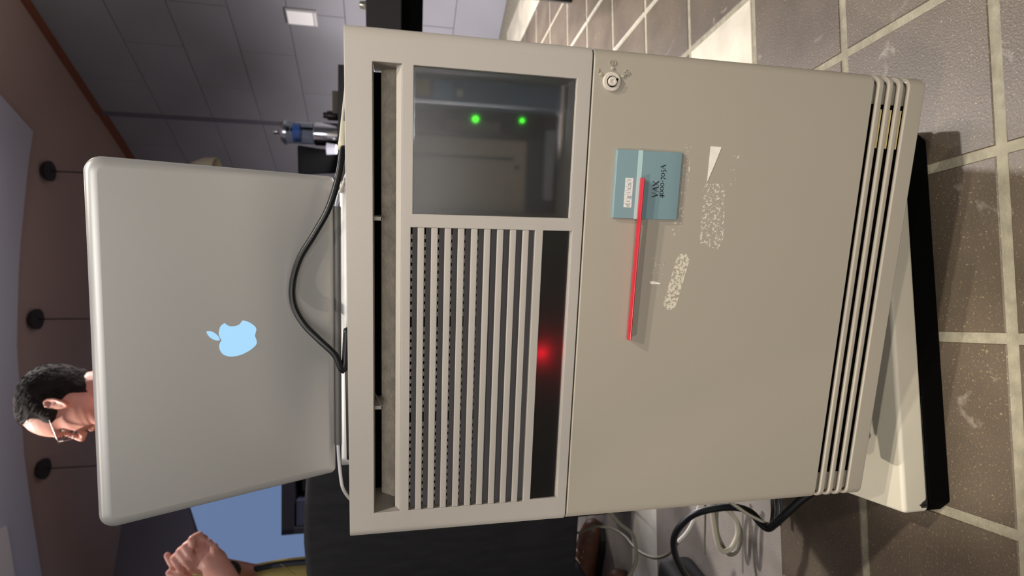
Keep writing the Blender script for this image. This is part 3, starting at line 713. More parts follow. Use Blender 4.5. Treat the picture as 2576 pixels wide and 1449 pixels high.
# ------------------------------------------------------------------ black padded chair on the left
def chair():
    t = thing('armchair', (-.47, 1.06, 0), 'black upholstered chair with tall padded back left of the cabinet', 'chair')
    o = at(1375, 1449, 1.5)
    xl = -.700; xr = -.215; yb = .80
    H0, H1 = .175, .872
    b = bm_new()
    box(b, xl, xr, yb, yb + .11, H0, H1)
    bmesh.ops.subdivide_edges(b, edges=b.edges[:], cuts=5, use_grid_fill=True)
    b = evald(b, [('BEVEL', dict(width=.045, segments=5, limit_method='ANGLE')), ])
    for v in b.verts:
        if v.co.y < yb + .06:
            sx, sz = (v.co.x - xl) / (xr - xl), (v.co.z - H0) / (H1 - H0)
            v.co.y -= .022 * math.sin(PI * min(max(sx, 0), 1)) * math.sin(PI * min(max(sz, 0), 1))
            v.co.y += .004 * noise.noise(v.co * 9)
        if v.co.z > H1 - .1: v.co.z += .012 * math.sin((v.co.x - xl) * 9) * 1
    obj('backrest', b, CHAIRM, t, smooth=True)
    b = bm_new(); box(b, xl + .02, xr - .02, yb + .115, yb + .44, .33, .46); bmesh.ops.subdivide_edges(b, edges=b.edges[:], cuts=3, use_grid_fill=True)
    b = evald(b, [('BEVEL', dict(width=.04, segments=4, limit_method='ANGLE'))]); obj('seat', b, CHAIRM, t, smooth=True)
    b = bm_new(); box(b, xl + .03, xr - .03, yb + .02, yb + .10, .20, .33); box(b, xl + .03, xr - .03, yb + .10, yb + .42, .30, .345); obj('seat_frame', b, BLACKP, t, bevel=.004)
    for x, y in ((xl + .16, yb + .05), (xr - .04, yb + .05), (xl + .16, yb + .40), (xr - .04, yb + .40)):
        b = bm_new(); tube(b, [(x, y, 0), (x, y, .32)], [.011, .016], 12); obj('leg', b, BLACKP, t, smooth='auto')
chair()

# ------------------------------------------------------------------ people
def head_bm(pos, fwd, tilt, sc=1.0):
    """head with face; pos = ear axis at chin level, fwd = horizontal facing direction"""
    T = [(0.000, .066, -.004, .030), (.006, .078, -.02, .042), (.018, .086, -.042, .052), (.032, .087, -.054, .058), (.043, .080, -.064, .061), (.050, .087, -.068, .063), (.056, .083, -.072, .064), (.062, .089, -.075, .065), (.070, .086, -.08, .067), (.080, .087, -.084, .068),
         (.095, .089, -.09, .070), (.108, .084, -.096, .071), (.116, .081, -.099, .072), (.126, .085, -.102, .0735), (.136, .095, -.104, .0745), (.146, .0975, -.105, .0755), (.162, .096, -.106, .0765), (.18, .089, -.102, .076), (.198, .077, -.092, .071), (.214, .058, -.075, .059), (.226, .034, -.05, .040), (.233, .010, -.022, .018)]
    f = V((fwd[0], fwd[1], 0)).normalized(); s = V((-f.y, f.x, 0)); up = V((0, 0, 1))
    ct, st = math.cos(tilt), math.sin(tilt)
    def tr(a, c, h):
        h0 = h - .02
        return pos + (f * (a * ct + h0 * st) + up * (h0 * ct - a * st + .02) + s * c) * sc
    b = bm_new(); secs = []; N_ = 48
    for h, F, B, Wd_ in T:
        ring = []
        for k in range(N_):
            a = 2 * PI * k / N_; c_, s_ = math.cos(a), math.sin(a)
            e = .86
            x = (F if c_ >= 0 else -B) * math.copysign(abs(c_) ** e, c_); y = Wd_ * math.copysign(abs(s_) ** e, s_)
            aa = abs((a + PI) % (2 * PI) - PI)
            if .105 < h < .132: x -= .010 * math.exp(-((aa - .42) / .16) ** 2)        # eye sockets
            if .03 < h < .07: x -= .004 * math.exp(-((aa - .5) / .2) ** 2)
            ring.append(tr(x, y, h))
        secs.append(ring)
    rings(b, secs)
    # nose, lips, chin, ears
    for a0, r0, h0, a1, r1, h1 in ((.096, .0065, .133, .1175, .0082, .0955), (.1175, .0085, .0945, .100, .0085, .086)): capsule(b, tr(a0, 0, h0), r0 * sc, tr(a1, 0, h1), r1 * sc, 12)
    for sd in (-1, 1):
        capsule(b, tr(.098, sd * .011, .090), .0065 * sc, tr(.092, sd * .012, .092), .006 * sc, 10)
        capsule(b, tr(.090, sd * .016, .0615), .004 * sc, tr(.093, 0, .0625), .0045 * sc, 8)
        capsule(b, tr(.088, sd * .014, .0525), .004 * sc, tr(.091, 0, .0525), .005 * sc, 8)
        capsule(b, tr(.088, sd * .040, .140), .006 * sc, tr(.095, sd * .014, .138), .006 * sc, 8)
        # ear: rim, lobe and hollow
        er = [(-.002, .100), (-.004, .118), (-.012, .130), (-.024, .132), (-.031, .122), (-.030, .106), (-.022, .092), (-.014, .080), (-.007, .078), (-.003, .088)]
        for i in range(len(er)):
            p, q = er[i], er[(i + 1) % len(er)]
            ofs = .076 if p[0] > -.01 else .083
            of2 = .076 if q[0] > -.01 else .083
            capsule(b, tr(p[0], sd * ofs, p[1]), .0042 * sc, tr(q[0], sd * of2, q[1]), .0042 * sc, 8)
        capsule(b, tr(-.014, sd * .073, .115), .011 * sc, tr(-.012, sd * .073, .094), .009 * sc, 10)
    return b, tr
def eye_parts(tr, parent, sc):
    for sd in (-1, 1):
        b = bm_new(); bmesh.ops.create_uvsphere(b, u_segments=14, v_segments=10, radius=.0108 * sc)
        c = tr(.0712, sd * .031, .119)
        for v in b.verts: v.co += c
        o = obj('eye', b, mat('eye_white', (168, 140, 128), .4), parent, smooth=True)
        b = bm_new(); lathe(b, [(.0055 * sc, 0), (.004 * sc, .0012 * sc), (.001, .0016 * sc)], tr(.0808, sd * .031, .1185), axis=tr(1, 0, 0) - tr(0, 0, 0), seg=14); obj('iris', b, mat('iris_brown', (60, 44, 36), .2), o, smooth=True)
def figure(name, pos, fwd, label, arm_l, arm_r, head_pos, tilt, sc, vox, shirt, trous, shoe, headscale, hands=None, foot_dx=.0, extra=None):
    """standing person; arm_* = (elbow, wrist) world points"""
    t = thing(name, pos, label, 'person'); f = V((fwd[0], fwd[1], 0)).normalized(); s = V((-f.y, f.x, 0)); up = V((0, 0, 1)); P = V(pos)
    def q(a, c, h): return P + f * a + s * c + up * h * sc
    hb, tr = head_bm(head_pos, fwd, tilt, headscale)
    b = hb
    capsule(b, tr(-.03, 0, .045), .054 * headscale, q(-.02, 0, 1.40), .060, 16)                     # neck
    for sd in (-1, 1):
        capsule(b, q(-.01, sd * .03, 1.42), .045, q(-.01, sd * .15, 1.385), .052)
    capsule(b, q(0, 0, 1.32), .13, q(0, 0, 1.0), .125)
    arms = []
    for sd, (el, wr) in ((1, arm_l), (-1, arm_r)):
        sh = q(-.01, sd * .175, 1.37); arms.append((sd, sh, V(el), V(wr)))
        capsule(b, sh, .050, el, .040); capsule(b, el, .040, wr, .027)
    for sd in (-1, 1):
        capsule(b, q(0, sd * .085, .93), .085, q(.01, sd * .09, .50), .055); capsule(b, q(.01, sd * .09, .50), .055, q(-.01, sd * .095, .09), .036)
        capsule(b, q(-.02, sd * .095, .06), .032, q(.12, sd * .105, .035), .026)
    if extra: extra(b)
    b = union(b, vox, 3, .45)
    bodyo = obj('body', b, SKIN if name == 'person' else SKIN2, t, smooth=True)
    # shirt and trousers: their own shells
    b = bm_new()
    for sd in (-1, 1): capsule(b, q(-.01, sd * .05, 1.385), .060, q(-.01, sd * .165, 1.37), .066)
    capsule(b, q(.005, .05, 1.27), .135, q(.01, .04, .98), .135); capsule(b, q(.005, -.05, 1.27), .135, q(.01, -.04, .98), .135)
    for sd, sh, el, wr in arms:
        capsule(b, sh, .062, sh.lerp(el, .85), .056)
        if shirt[1]: capsule(b, sh.lerp(el, .85), .056, el, .054); capsule(b, el, .054, el.lerp(wr, .86), .040)
    b = union(b, .012, 4); obj('shirt', b, shirt[0], t, smooth=True)
    b = bm_new()
    capsule(b, q(0, .06, .97), .125, q(0, -.06, .97), .125)
    for sd in (-1, 1): capsule(b, q(0, sd * .088, .90), .105, q(.01, sd * .092, .5), .078); capsule(b, q(.01, sd * .092, .5), .078, q(0, sd * .097, .10), .062)
    b = union(b, .012, 3); obj('trousers', b, trous, t, smooth=True)
    for sd in (-1, 1):
        b = bm_new(); capsule(b, q(-.045, sd * .098, .052), .045, q(.13, sd * .108, .040), .038); capsule(b, q(.13, sd * .108, .04), .038, q(.165, sd * .108, .034), .032); capsule(b, q(-.025, sd * .098, .06), .048, q(-.02, sd * .097, .135), .052)
        b = union(b, .006, 2)
        for v in b.verts: v.co.z = max(v.co.z, .004)
        so = obj('boot', b, shoe, t, smooth=True)
        b = bm_new(); pl = [q(-.09 + .27 * i / 8, sd * .103 + wd, 0) for i, wd in enumerate((-.02, -.036, -.04, -.038, -.036, -.04, -.042, -.036, -.012))] + [q(-.09 + .27 * i / 8, sd * .103 + wd, 0) for i, wd in list(enumerate((.02, .036, .04, .038, .036, .04, .042, .036, .012)))[::-1]]
        prism(b, [V((p.x, p.y, 0)) for p in pl], (0, 0, .018)); obj('sole', b, BLACKP, so)
        for k in range(4):
            b = bm_new(); tube(b, smooth_path([q(.035 + k * .022, sd * .108 - .030, .078 - k * .004), q(.045 + k * .022, sd * .108, .098 - k * .008), q(.035 + k * .022, sd * .108 + .030, .078 - k * .004)], 4), .0025, 6); obj('lace', b, CABB, so, smooth=True)
    return t, bodyo, tr
# man behind the laptop, in profile
hp = at(180, 990, 1.665) + V((-.016, 0, -.105 * 1.0))
p1, body1, tr1 = figure('person', (hp.x + .02, hp.y, 0), (-1, -.10), 'man in profile with short dark hair and glasses, behind the laptop',
    (V((hp.x + .05, hp.y - .25, 1.08)), V((hp.x + .0, hp.y - .25, .84))), (V((hp.x + .05, hp.y + .25, 1.08)), V((hp.x + .0, hp.y + .25, .84))), hp, .09, 1.0, .004, (SHIRTD, True), TROUS, BOOT, 1.0,
    extra=lambda b: [(capsule(b, V((hp.x, hp.y + y, .84)), .026, V((hp.x - .015, hp.y + y, .77)), .028), [capsule(b, V((hp.x - .015 + o * .017, hp.y + y, .76)), .009, V((hp.x - .03 + o * .014, hp.y + y, .685 + abs(o) * .006)), .0075, 8) for o in (-1.5, -.5, .5, 1.5)], capsule(b, V((hp.x - .02, hp.y + y, .82)), .010, V((hp.x - .055, hp.y + y, .75)), .008, 8)) for y in (-.25, .25)])
eye_parts(tr1, body1, 1.0)
# hair: strands of a receding short crop laid over the skull
b = bm_new(); rh = random.Random(5)
hairT = [(.022, -.046, .050), (.045, -.066, .062), (.07, -.082, .0675), (.095, -.092, .0705), (.116, -.101, .0725), (.136, -.106, .0750), (.155, -.108, .077), (.172, -.106, .0775), (.188, -.099, .0745), (.202, -.090, .069), (.214, -.077, .060), (.224, -.056, .045), (.232, -.028, .024)]
frontT = {.136: .0965, .155: .097, .172: .093, .188: .084, .202: .073, .214: .058, .224: .037, .232: .012}
def hairline(h):
    """largest angle from the back of the head that still carries hair"""
    if h < .03: return .9
    if h < .075: return 1.15
    if h < .098: return 1.30
    if h < .125: return 1.38 + (.62 if h > .10 else .0)
    if h < .14: return 1.95
    if h < .18: return 1.72
    if h < .2: return 1.8
    return 2.1
secs_o = []
NH = 40
for h, B, Wd_ in hairT:
    F = frontT.get(h, .088); lim = hairline(h); ring = []
    for k in range(NH + 1):
        th = (-lim + 2 * lim * k / NH) * (1 + .05 * noise.noise(V((h * 160, k * .9, 1))))
        c_, s_ = -math.cos(th), math.sin(th)
        edge = min(1, (lim - abs(th)) / .25); off = (.004 + .0055 * edge) * (0.55 if h > .2 else 1) + rh.uniform(-.0009, .0009)
        x = (F if c_ > 0 else -B) * math.copysign(abs(c_) ** .86, c_); y = Wd_ * math.copysign(abs(s_) ** .86, s_)
        if .07 < h < .13 and abs(abs(th) - 1.45) < .2: off *= .4
        l = math.hypot(x, y); ring.append(tr1(x * (1 + off / l), y * (1 + off / l), h + (.004 if h > .2 else 0)))
    secs_o.append([b.verts.new(p) for p in ring])
for i in range(len(secs_o) - 1):
    for k in range(NH): b.faces.new((secs_o[i][k], secs_o[i][k + 1], secs_o[i + 1][k + 1], secs_o[i + 1][k]))
b.faces.new(secs_o[-1])
hb2 = evald(b, [('SUBSURF', dict(levels=2, render_levels=2)), ('SOLIDIFY', dict(thickness=.004, offset=-1))])
for v in hb2.verts: v.co += V((1, 0, 0)) * 0 + v.normal * .0016 * noise.noise(v.co * 90) if v.normal.length else V()
for i in range(900):
    h = .05 + .182 * rh.random() ** .8; lim = hairline(h) * 1.03; th = rh.uniform(-lim, lim)
    if .09 < h < .145 and abs(th) > 1.45: continue
    def skull(h, th, o):
        for (h0, B0, W0_), (h1, B1, W1_) in zip(hairT, hairT[1:]):
            if h0 <= h <= h1:
                t_ = (h - h0) / (h1 - h0); B, Wd_ = B0 + (B1 - B0) * t_, W0_ + (W1_ - W0_) * t_; F = frontT.get(h0, .088) + (frontT.get(h1, .088) - frontT.get(h0, .088)) * t_; break
        else: B, Wd_, F = -.028, .024, .012
        c_, s_ = -math.cos(th), math.sin(th); x = (F if c_ > 0 else -B) * math.copysign(abs(c_) ** .86, c_); y = Wd_ * math.copysign(abs(s_) ** .86, s_); l = max(math.hypot(x, y), .01)
        return tr1(x * (1 + o / l), y * (1 + o / l), h)
    dth = -math.copysign(.16, th) * (1 if h > .12 else .3)
    p0, p1_, p2_ = skull(h, th, .004), skull(max(.045, h - .006), th + dth * .5, .0085), skull(max(.045, h - .016), th + dth, .0105 + rh.uniform(-.002, .003))
    tube(hb2, [p0, p1_, p2_], [.0011, .0010, .0003], 4)
obj('hair', hb2, HAIR, p1, smooth=True, label='short dark hair thinning at the front')
b = bm_new()
for sd in (-1, 1):
    tube(b, [tr1(-.020, sd * .079, .128), tr1(.03, sd * .0775, .128), tr1(.09, sd * .064, .124), tr1(.104, sd * .058, .123)], .0013, 8)
    c = [(.105 - .004 * abs(math.cos(a)), sd * (.032 + .023 * math.cos(a)), .117 + .017 * math.sin(a)) for a in [2 * PI * k / 20 for k in range(21)]]
    tube(b, [tr1(*p) for p in c], .0012, 6)
tube(b, smooth_path([tr1(.104, -.012, .122), tr1(.110, 0, .125), tr1(.104, .012, .122)], 4), .0013, 6)
gl = obj('glasses', b, GLASSM, p1, smooth=True, label='thin metal rimmed glasses')
for sd in (-1, 1):
    b = bm_new(); b.faces.new([b.verts.new(tr1(.1045 - .004 * abs(math.cos(a)), sd * (.032 + .022 * math.cos(a)), .117 + .016 * math.sin(a))) for a in [2 * PI * k / 20 for k in range(20)]]); obj('lens', b, glass('lens_glass', (250, 250, 250), .0, 1.0), gl)

# person at the left edge with folded hands
HD = 1.42
def hpx(u, v, d=HD): return at(v, 1449 - u, d)
def hands(b):
    # palm of the near hand, wrist, forearm
    capsule(b, hpx(14, 540), .026, hpx(54, 506), .026); capsule(b, hpx(40, 546), .024, hpx(62, 524), .021); capsule(b, hpx(30, 505), .024, hpx(58, 482), .022)
    capsule(b, hpx(8, 562), .026, hpx(40, 535), .030)
    # knuckle ridges of the near hand along its right edge, fingers folding away behind
    for (u, v) in ((104, 492), (98, 508), (90, 524), (79, 539)):
        capsule(b, hpx(u - 34, v + 6, HD - .004), .0110, hpx(u - 5, v, HD - .012), .0098, 10); capsule(b, hpx(u - 5, v, HD - .012), .0098, hpx(u - 16, v - 14, HD + .035), .0085, 10)
    # fingers of the other hand laid over it
    dz = HD - .030
    for (a, k, t_), r in (((66, 462), (44, 437), (15, 456)), .0098), (((80, 478), (62, 452), (22, 479)), .0102), (((93, 490), (75, 466), (42, 486)), .0098), (((104, 502), (94, 482), (76, 487)), .0088):
        capsule(b, hpx(*a, dz + .02), r * 1.02, hpx(*k, dz), r, 12); m_ = (k[0] * .45 + t_[0] * .55, k[1] * .45 + t_[1] * .55)
        capsule(b, hpx(*k, dz), r, hpx(*m_, dz - .004), r * .94, 12); capsule(b, hpx(*m_, dz - .004), r * .94, hpx(*t_, dz + .002), r * .82, 12)
    # palm of that other hand, behind
    capsule(b, hpx(40, 470, HD + .03), .028, hpx(80, 500, HD + .03), .026)
    # thumbs
    capsule(b, hpx(14, 470, HD - .01), .0125, hpx(34, 432, HD - .015), .0105, 12); capsule(b, hpx(34, 432, HD - .015), .0105, hpx(52, 421, HD - .015), .0088, 12)
    capsule(b, hpx(-8, 470, HD - .03), .012, hpx(8, 425, HD - .03), .0088, 12)
HC = hpx(40, 520)
pb = (HC.x - .30, HC.y + .08, 0)
near_w, far_w = hpx(10, 560), hpx(20, 545, HD + .035)
p2, body2, tr2 = figure('person', pb, (1, -.12), 'person in yellow shirt with folded hands at the left photo edge',
    (V((HC.x - .26, HC.y + .22, .98)), far_w), (V((HC.x - .23, HC.y - .06, .985)), near_w), V((pb[0] + .03, pb[1], 1.50)), .05, 1.0, .0042, (SHIRTY, False), TROUS, BOOT, 1.0, extra=hands)
eye_parts(tr2, body2, 1.0)
b = bm_new()
secs_o = []
for h, B, Wd_ in hairT[1:]:
    ring = []
    for k in range(NH + 1):
        th = -1.9 + 3.8 * k / NH; c_, s_ = -math.cos(th), math.sin(th); F = frontT.get(h, .088)
        x = (F if c_ > 0 else -B) * math.copysign(abs(c_) ** .86, c_); y = Wd_ * math.copysign(abs(s_) ** .86, s_); l = math.hypot(x, y); ring.append(tr2(x * (1 + .008 / l), y * (1 + .008 / l), h + .004))
    secs_o.append([b.verts.new(p) for p in ring])
for i in range(len(secs_o) - 1):
    for k in range(NH): b.faces.new((secs_o[i][k], secs_o[i][k + 1], secs_o[i + 1][k + 1], secs_o[i + 1][k]))
b.faces.new(secs_o[-1]); obj('hair', b, HAIR, p2, smooth=True)
# belly of the yellow shirt with its dark strap, and the dark cuff
b = bm_new(); sh_pts = []
def shp(u, v, d): return at(v, 1449 - u, d)
rows_ = [(560, -30), (590, 4), (630, 10), (680, 20), (720, 26), (765, 30), (820, 32)]
b = bm_new()
secs = []
for v_, u_ in rows_:
    c = shp(u_ - 130, v_, 1.56); R_ = (shp(u_, v_, 1.56) - c).length
    secs.append([c + RIGHT * (R_ * math.cos(2 * PI * k / 28)) + V((0, 1, 0)) * (R_ * .9 * math.sin(2 * PI * k / 28)) for k in range(28)])
rings(b, secs); obj('shirt_front', b, SHIRTY, p2, smooth='auto', angle=60)
b = bm_new(); tube(b, smooth_path([shp(u_ + 5, v_, 1.55) for i, (v_, u_) in enumerate(rows_[1:])], 6), .0075, 8); obj('strap', b, NAVY, p2, smooth=True, label='dark edging on the yellow shirt')
b = bm_new(); tube(b, [shp(4, 742, 1.40), shp(30, 706, 1.41)], .0012, 6); obj('seam', b, mat('seam_brown', (120, 104, 60), .9), p2)
b = bm_new(); q0 = shp(14, 580, 1.47); bmesh.ops.create_uvsphere(b, u_segments=24, v_segments=14, radius=.026)
for v in b.verts: v.co = q0 + V((v.co.x, v.co.y * .6, v.co.z))
obj('wrist_watch', b, BLACKP, p2, smooth=True, label='black round watch')

# ------------------------------------------------------------------ cables at the left, floor level
def imgpath(L_, d): return [at(1400 + x / 3.68, 1100 + y / 3.68, d if not callable(d) else d(i)) for i, (x, y) in enumerate(L_)]
dc = 1.02
cable('black_floor_cable', imgpath([(2420, 470), (2250, 590), (2100, 730), (2010, 810), (1955, 842), (1890, 795), (1820, 715), (1740, 668), (1640, 648), (1500, 655), (1330, 690), (1230, 740), (1140, 830), (1095, 910), (1085, 1000), (1105, 1100), (1150, 1200), (1210, 1300), (1290, 1400)], lambda i: .87 + .012 * i), .0062, CABK, 'thick black cable arching beside the cabinet at left')
cable('flat_beige_cable', imgpath([(1500, 470), (1600, 590), (1680, 650), (1760, 705), (1850, 752), (1920, 790), (1985, 800), (2020, 790), (2060, 740)], .93), .0075, CABB, 'flat beige cable dipping to a point behind black cable', flat=.35)
cable('looped_beige_cable', imgpath([(1400, 480), (1432, 640), (1452, 780), (1470, 900), (1500, 1010), (1550, 1056), (1610, 1030), (1655, 960), (1678, 880), (1668, 790), (1635, 725), (1570, 660), (1480, 560)], dc + .05), .0044, CABB, 'beige cable hanging in a loop left of cabinet')
cable('looped_grey_cable', imgpath([(1450, 480), (1480, 640), (1478, 780), (1492, 900), (1540, 1010), (1600, 1082), (1660, 1060), (1698, 980), (1705, 890), (1680, 800), (1640, 730), (1590, 660)], dc + .075), .0042, CABG, 'grey cable loop just behind the beige loop')
cable('long_grey_cable', imgpath([(440, 640), (530, 742), (600, 815), (690, 885), (722, 960), (738, 1050), (735, 1150), (705, 1230), (665, 1300), (640, 1380)], 1.2), .0040, CABG, 'grey cable running down past the white tiles')
cable('curved_grey_cable', imgpath([(100, 900), (220, 880), (300, 845), (380, 825), (500, 842), (580, 880), (645, 930), (690, 985), (745, 1042), (820, 1090), (910, 1117), (1000, 1100), (1070, 1050), (1130, 960)], lambda i: 1.66 - .032 * i), .0036, CABG, 'grey cable curving in a wave under the black chair')
cable('bright_white_cable', imgpath([(1120, 970), (1180, 910), (1225, 850), (1262, 780), (1290, 715), (1330, 600)], 1.1), .0032, CABW, 'short bright white cable inside the black cable arch')
cable('thin_dark_cable', imgpath([(1375, 560), (1376, 700), (1374, 850), (1370, 980), (1372, 1080)], 1.12), .0022, CABG, 'thin dark cable hanging straight beside the beige loop')
for i, (xa, lab) in enumerate(((2000, 'dark cable hanging at the left of the cable bundle'), (2040, 'dark cable in the middle of the cable bundle'), (2080, 'dark cable next to cabinet in the cable bundle'))):
    cable('bundled_cable', imgpath([(xa - 4, 480), (xa, 600), (xa + 2, 690), (xa - 6, 770), (xa - 18, 815)], 0.93 + .02 * i), .0032, mat('dark_grey_cable', (62, 64, 66), .5), lab)
# small black bag on the floor
b = bm_new(); bc_ = at(1615, 1488, 1.2); box(b, bc_.x - .13, bc_.x + .03, bc_.y - .05, bc_.y + .07, .0, .085)
bmesh.ops.subdivide_edges(b, edges=b.edges[:], cuts=3, use_grid_fill=True)
b = evald(b, [('BEVEL', dict(width=.03, segments=4, limit_method='ANGLE'))])
t = obj('small_bag', b, mat('black_nylon', (20, 20, 22), .7), smooth=True, label='small black bag on floor at the left photo edge', cat='bag')
b = bm_new(); tube(b, smooth_path([(bc_.x - .1, bc_.y, .083), (bc_.x - .07, bc_.y, .115), (bc_.x - .02, bc_.y, .115), (bc_.x + .0, bc_.y, .083)], 6), .005, 8); obj('bag_handle', b, BLACKP, t, smooth=True)

# ------------------------------------------------------------------ back of the room
SCR_R, SCR_L = at(480, 1280, 3.6), at(500, 1345, 3.757)
sd_ = V((SCR_L.x - SCR_R.x, SCR_L.y - SCR_R.y, 0)).normalized(); sn = V((sd_.y, -sd_.x, 0))
if sn.y < 0: sn = -sn
def sc_(s, n_, z): return V((SCR_R.x, SCR_R.y, 0)) + sd_ * s + sn * n_ + V((0, 0, z))
t = thing('projection_screen', sc_(.2, 0, 0), 'large pale blue lit screen at the back left', 'screen')
ZT = SCR_R.z
b = bm_new(); box(b, -.25, 1.5, 0, .02, .45, ZT, lambda c: sc_(c.x, c.y, c.z)); obj('screen_panel', b, emis('painted_screen_glow', (120, 144, 188), .60), t)  # emission stands in for projector light falling on the panel
b = bm_new(); box(b, -.27, 1.52, -.004, .024, ZT, ZT + .012, lambda c: sc_(c.x, c.y, c.z)); box(b, -.27, 1.52, -.004, .024, .43, .45, lambda c: sc_(c.x, c.y, c.z)); obj('screen_frame', b, WALLB, t)
for s in (-.15, 1.3):
    b = bm_new(); tube(b, [sc_(s, .04, 0), sc_(s, .04, .9)], .015, 10); box(b, s - .03, s + .03, -.2, .25, 0, .02, lambda c: sc_(c.x, c.y, c.z)); obj('leg', b, BLACKP, t)
# dark shelf unit in front of it
q1, q2 = at(708, 1225, 2.9), at(708, 1347, 2.9)
t = thing('shelf_unit', ((q1.x + q2.x) / 2, (q1.y + q2.y) / 2, 0), 'dark open shelf unit standing before the blue screen', 'shelf')
ax = V((q2.x - q1.x, q2.y - q1.y, 0)); Lx = ax.length; ax.normalize(); an = V((ax.y, -ax.x, 0))
if an.y < 0: an = -an
def su(c): return V((q1.x, q1.y, 0)) + ax * c.x + an * c.y + V((0, 0, c.z))
DKC = mat('dark_grey_laminate', (48, 48, 58), .6); zt = q1.z
b = bm_new(); box(b, -.16, -.13, 0, .35, 0, zt, su); box(b, Lx - .03, Lx, 0, .35, 0, zt, su); box(b, -.16, Lx, 0, .35, zt - .06, zt, su); box(b, -.16, Lx, .33, .35, 0, zt, su); obj('frame', b, DKC, t)
for z in (.02, .42, zt - .245):
    b = bm_new(); box(b, -.13, Lx - .03, .01, .33, z, z + .02, su); obj('shelf_board', b, DKC, t)
b = bm_new(); box(b, Lx - .165, Lx - .035, .02, .3, zt - .222, zt - .07, su); obj('drawer_box', b, mat('slate_blue', (72, 76, 100), .6), t)
b = bm_new(); box(b, -.12, .05, .06, .28, zt - .222, zt - .09, su); obj('storage_box', b, mat('dark_steel', (40, 44, 52), .5), t, bevel=.004)

# pendant lamps in a row
lampM = mat('lamp_shade_enamel', (206, 198, 170), .5); lampD = mat('lamp_dark', (46, 40, 42), .6)
labs = ['black pendant lamp in view at the laptop right edge, pale shade', 'middle pendant lamp of the row, hanging behind the laptop', 'leftmost pendant lamp of the row, beyond the man']
proto = None
def make_lamp(x, y):
    t = thing('pendant_lamp', (x, y, 1.72), labs[0], 'lamp', 'pendant lamps in a row')
    b = bm_new(); lathe(b, [(.001, 0), (.045, -.004), (.058, -.02), (.06, -.035)][::-1], (x, y, CEIL), seg=28); obj('canopy', b, lampD, t, smooth='auto')
    b = bm_new(); tube(b, [(x, y, CEIL - .03), (x, y, 1.98)], .0035, 8); obj('cord', b, lampD, t, smooth=True)
    b = bm_new(); lathe(b, [(.014, .245), (.03, .235), (.034, .20), (.09, .14), (.12, .07), (.125, .0), (.121, .0), (.115, .068), (.085, .136), (.03, .19), (.02, .2)], (x, y, 1.745), seg=36); obj('lamp_shade', b, lampM, t, smooth='auto')
    b = bm_new(); bmesh.ops.create_uvsphere(b, u_segments=16, v_segments=10, radius=.035)
    for v in b.verts: v.co += V((x, y, 1.82))
    obj('bulb', b, mat('unlit_bulb', (230, 226, 214), .2), t, smooth=True)
    return t
def copy_tree(o, loc, label):
    c = o.copy(); COL.objects.link(c); place(c, loc, None); c['label'] = label
    for ch in list(o.children):
        k = ch.copy(); COL.objects.link(k); k.parent = c; k.location = ch.location; WORLD[k.name] = WORLD[ch.name]
    return c
L0 = make_lamp(.331, 3.3714)
copy_tree(L0, (-.5032, 3.1017, 1.72), labs[1]); copy_tree(L0, (-1.3796, 3.0166, 1.72), labs[2])

# dark high table behind the cabinet with things on it
TZ = at(852, 300, 2.6).z
ta, tb_ = at(855, 170, 2.6), at(855, 440, 2.6)
tx = V((tb_.x - ta.x, tb_.y - ta.y, 0)).normalized(); ty = V((tx.y, -tx.x, 0))
if ty.y < 0: ty = -ty
def tt(c): return V((ta.x, ta.y, 0)) + tx * c.x + ty * c.y + V((0, 0, c.z))
t = thing('high_table', tt(V((.5, .25, 0))), 'black high table behind the cabinet carrying jar and bag', 'table')
b = bm_new(); box(b, 0, 1.15, -.04, .55, TZ - .05, TZ, tt); obj('tabletop', b, BLACKP, t, bevel=.003)
b = bm_new(); box(b, .03, 1.12, 0, .5, TZ - .14, TZ - .05, tt); obj('apron', b, DKC, t)
for x, y in ((.05, .02), (1.08, .02), (.05, .46), (1.08, .46)):
    b = bm_new(); box(b, x, x + .045, y, y + .045, 0, TZ - .14, tt); obj('leg', b, BLACKP, t)
def ontab(x, y): p = at(x, y, 2.62); return V((p.x, p.y, TZ))
jc = ontab(850, 340); jr = .052
t = thing('glass_press', jc, 'tall glass press with chrome lower sleeve on the high table', 'jar')
b = bm_new(); lathe(b, [(jr, 0), (jr + .001, .002), (jr + .001, .105), (jr - .002, .108)], jc, seg=36); obj('chrome_sleeve', b, mat('chrome', (225, 225, 228), .18, 1.0), t, smooth='auto')
b = bm_new(); lathe(b, [(jr - .003, .1082), (jr - .003, .225), (jr - .006, .225), (jr - .006, .11)], jc, seg=36); obj('glass_body', b, glass('jar_glass', (225, 232, 240), .03), t, smooth='auto')
b = bm_new(); lathe(b, [(jr + .003, .226), (jr + .004, .238), (jr - .01, .252), (.012, .257), (.010, .27), (.013, .282), (.006, .29)], jc, seg=36); obj('lid', b, mat('chrome_lid', (190, 192, 198), .22, 1.0), t, smooth='auto')
b = bm_new(); lathe(b, [(jr - .010, .17), (jr - .010, .2), (.003, .2)], jc, seg=30); obj('plunger', b, mat('blue_plunger', (60, 100, 170), .4), t, smooth='auto')
b = bm_new(); tube(b, smooth_path([jc + V((.015, .048, .215)), jc + V((.03, .090, .21)), jc + V((.032, .096, .15)), jc + V((.028, .084, .10)), jc + V((.016, .050, .095))], 6), .008, 10); obj('handle', b, BLACKP, t, smooth=True)
p_ = ontab(850, 408); t = thing('camera_bag', p_, 'black flared bag beside laptop on the high table', 'bag')
b = bm_new()
rings(b, [[p_ + V((sx * a, sy * .05, h)) for sx, sy in ((-1, -1), (1, -1), (1, 1), (-1, 1))] for a, h in ((.05, 0), (.056, .09), (.066, .175))]); obj('bag_body', b, mat('black_canvas', (9, 9, 11), .9, spec=.15), t, bevel=.008)
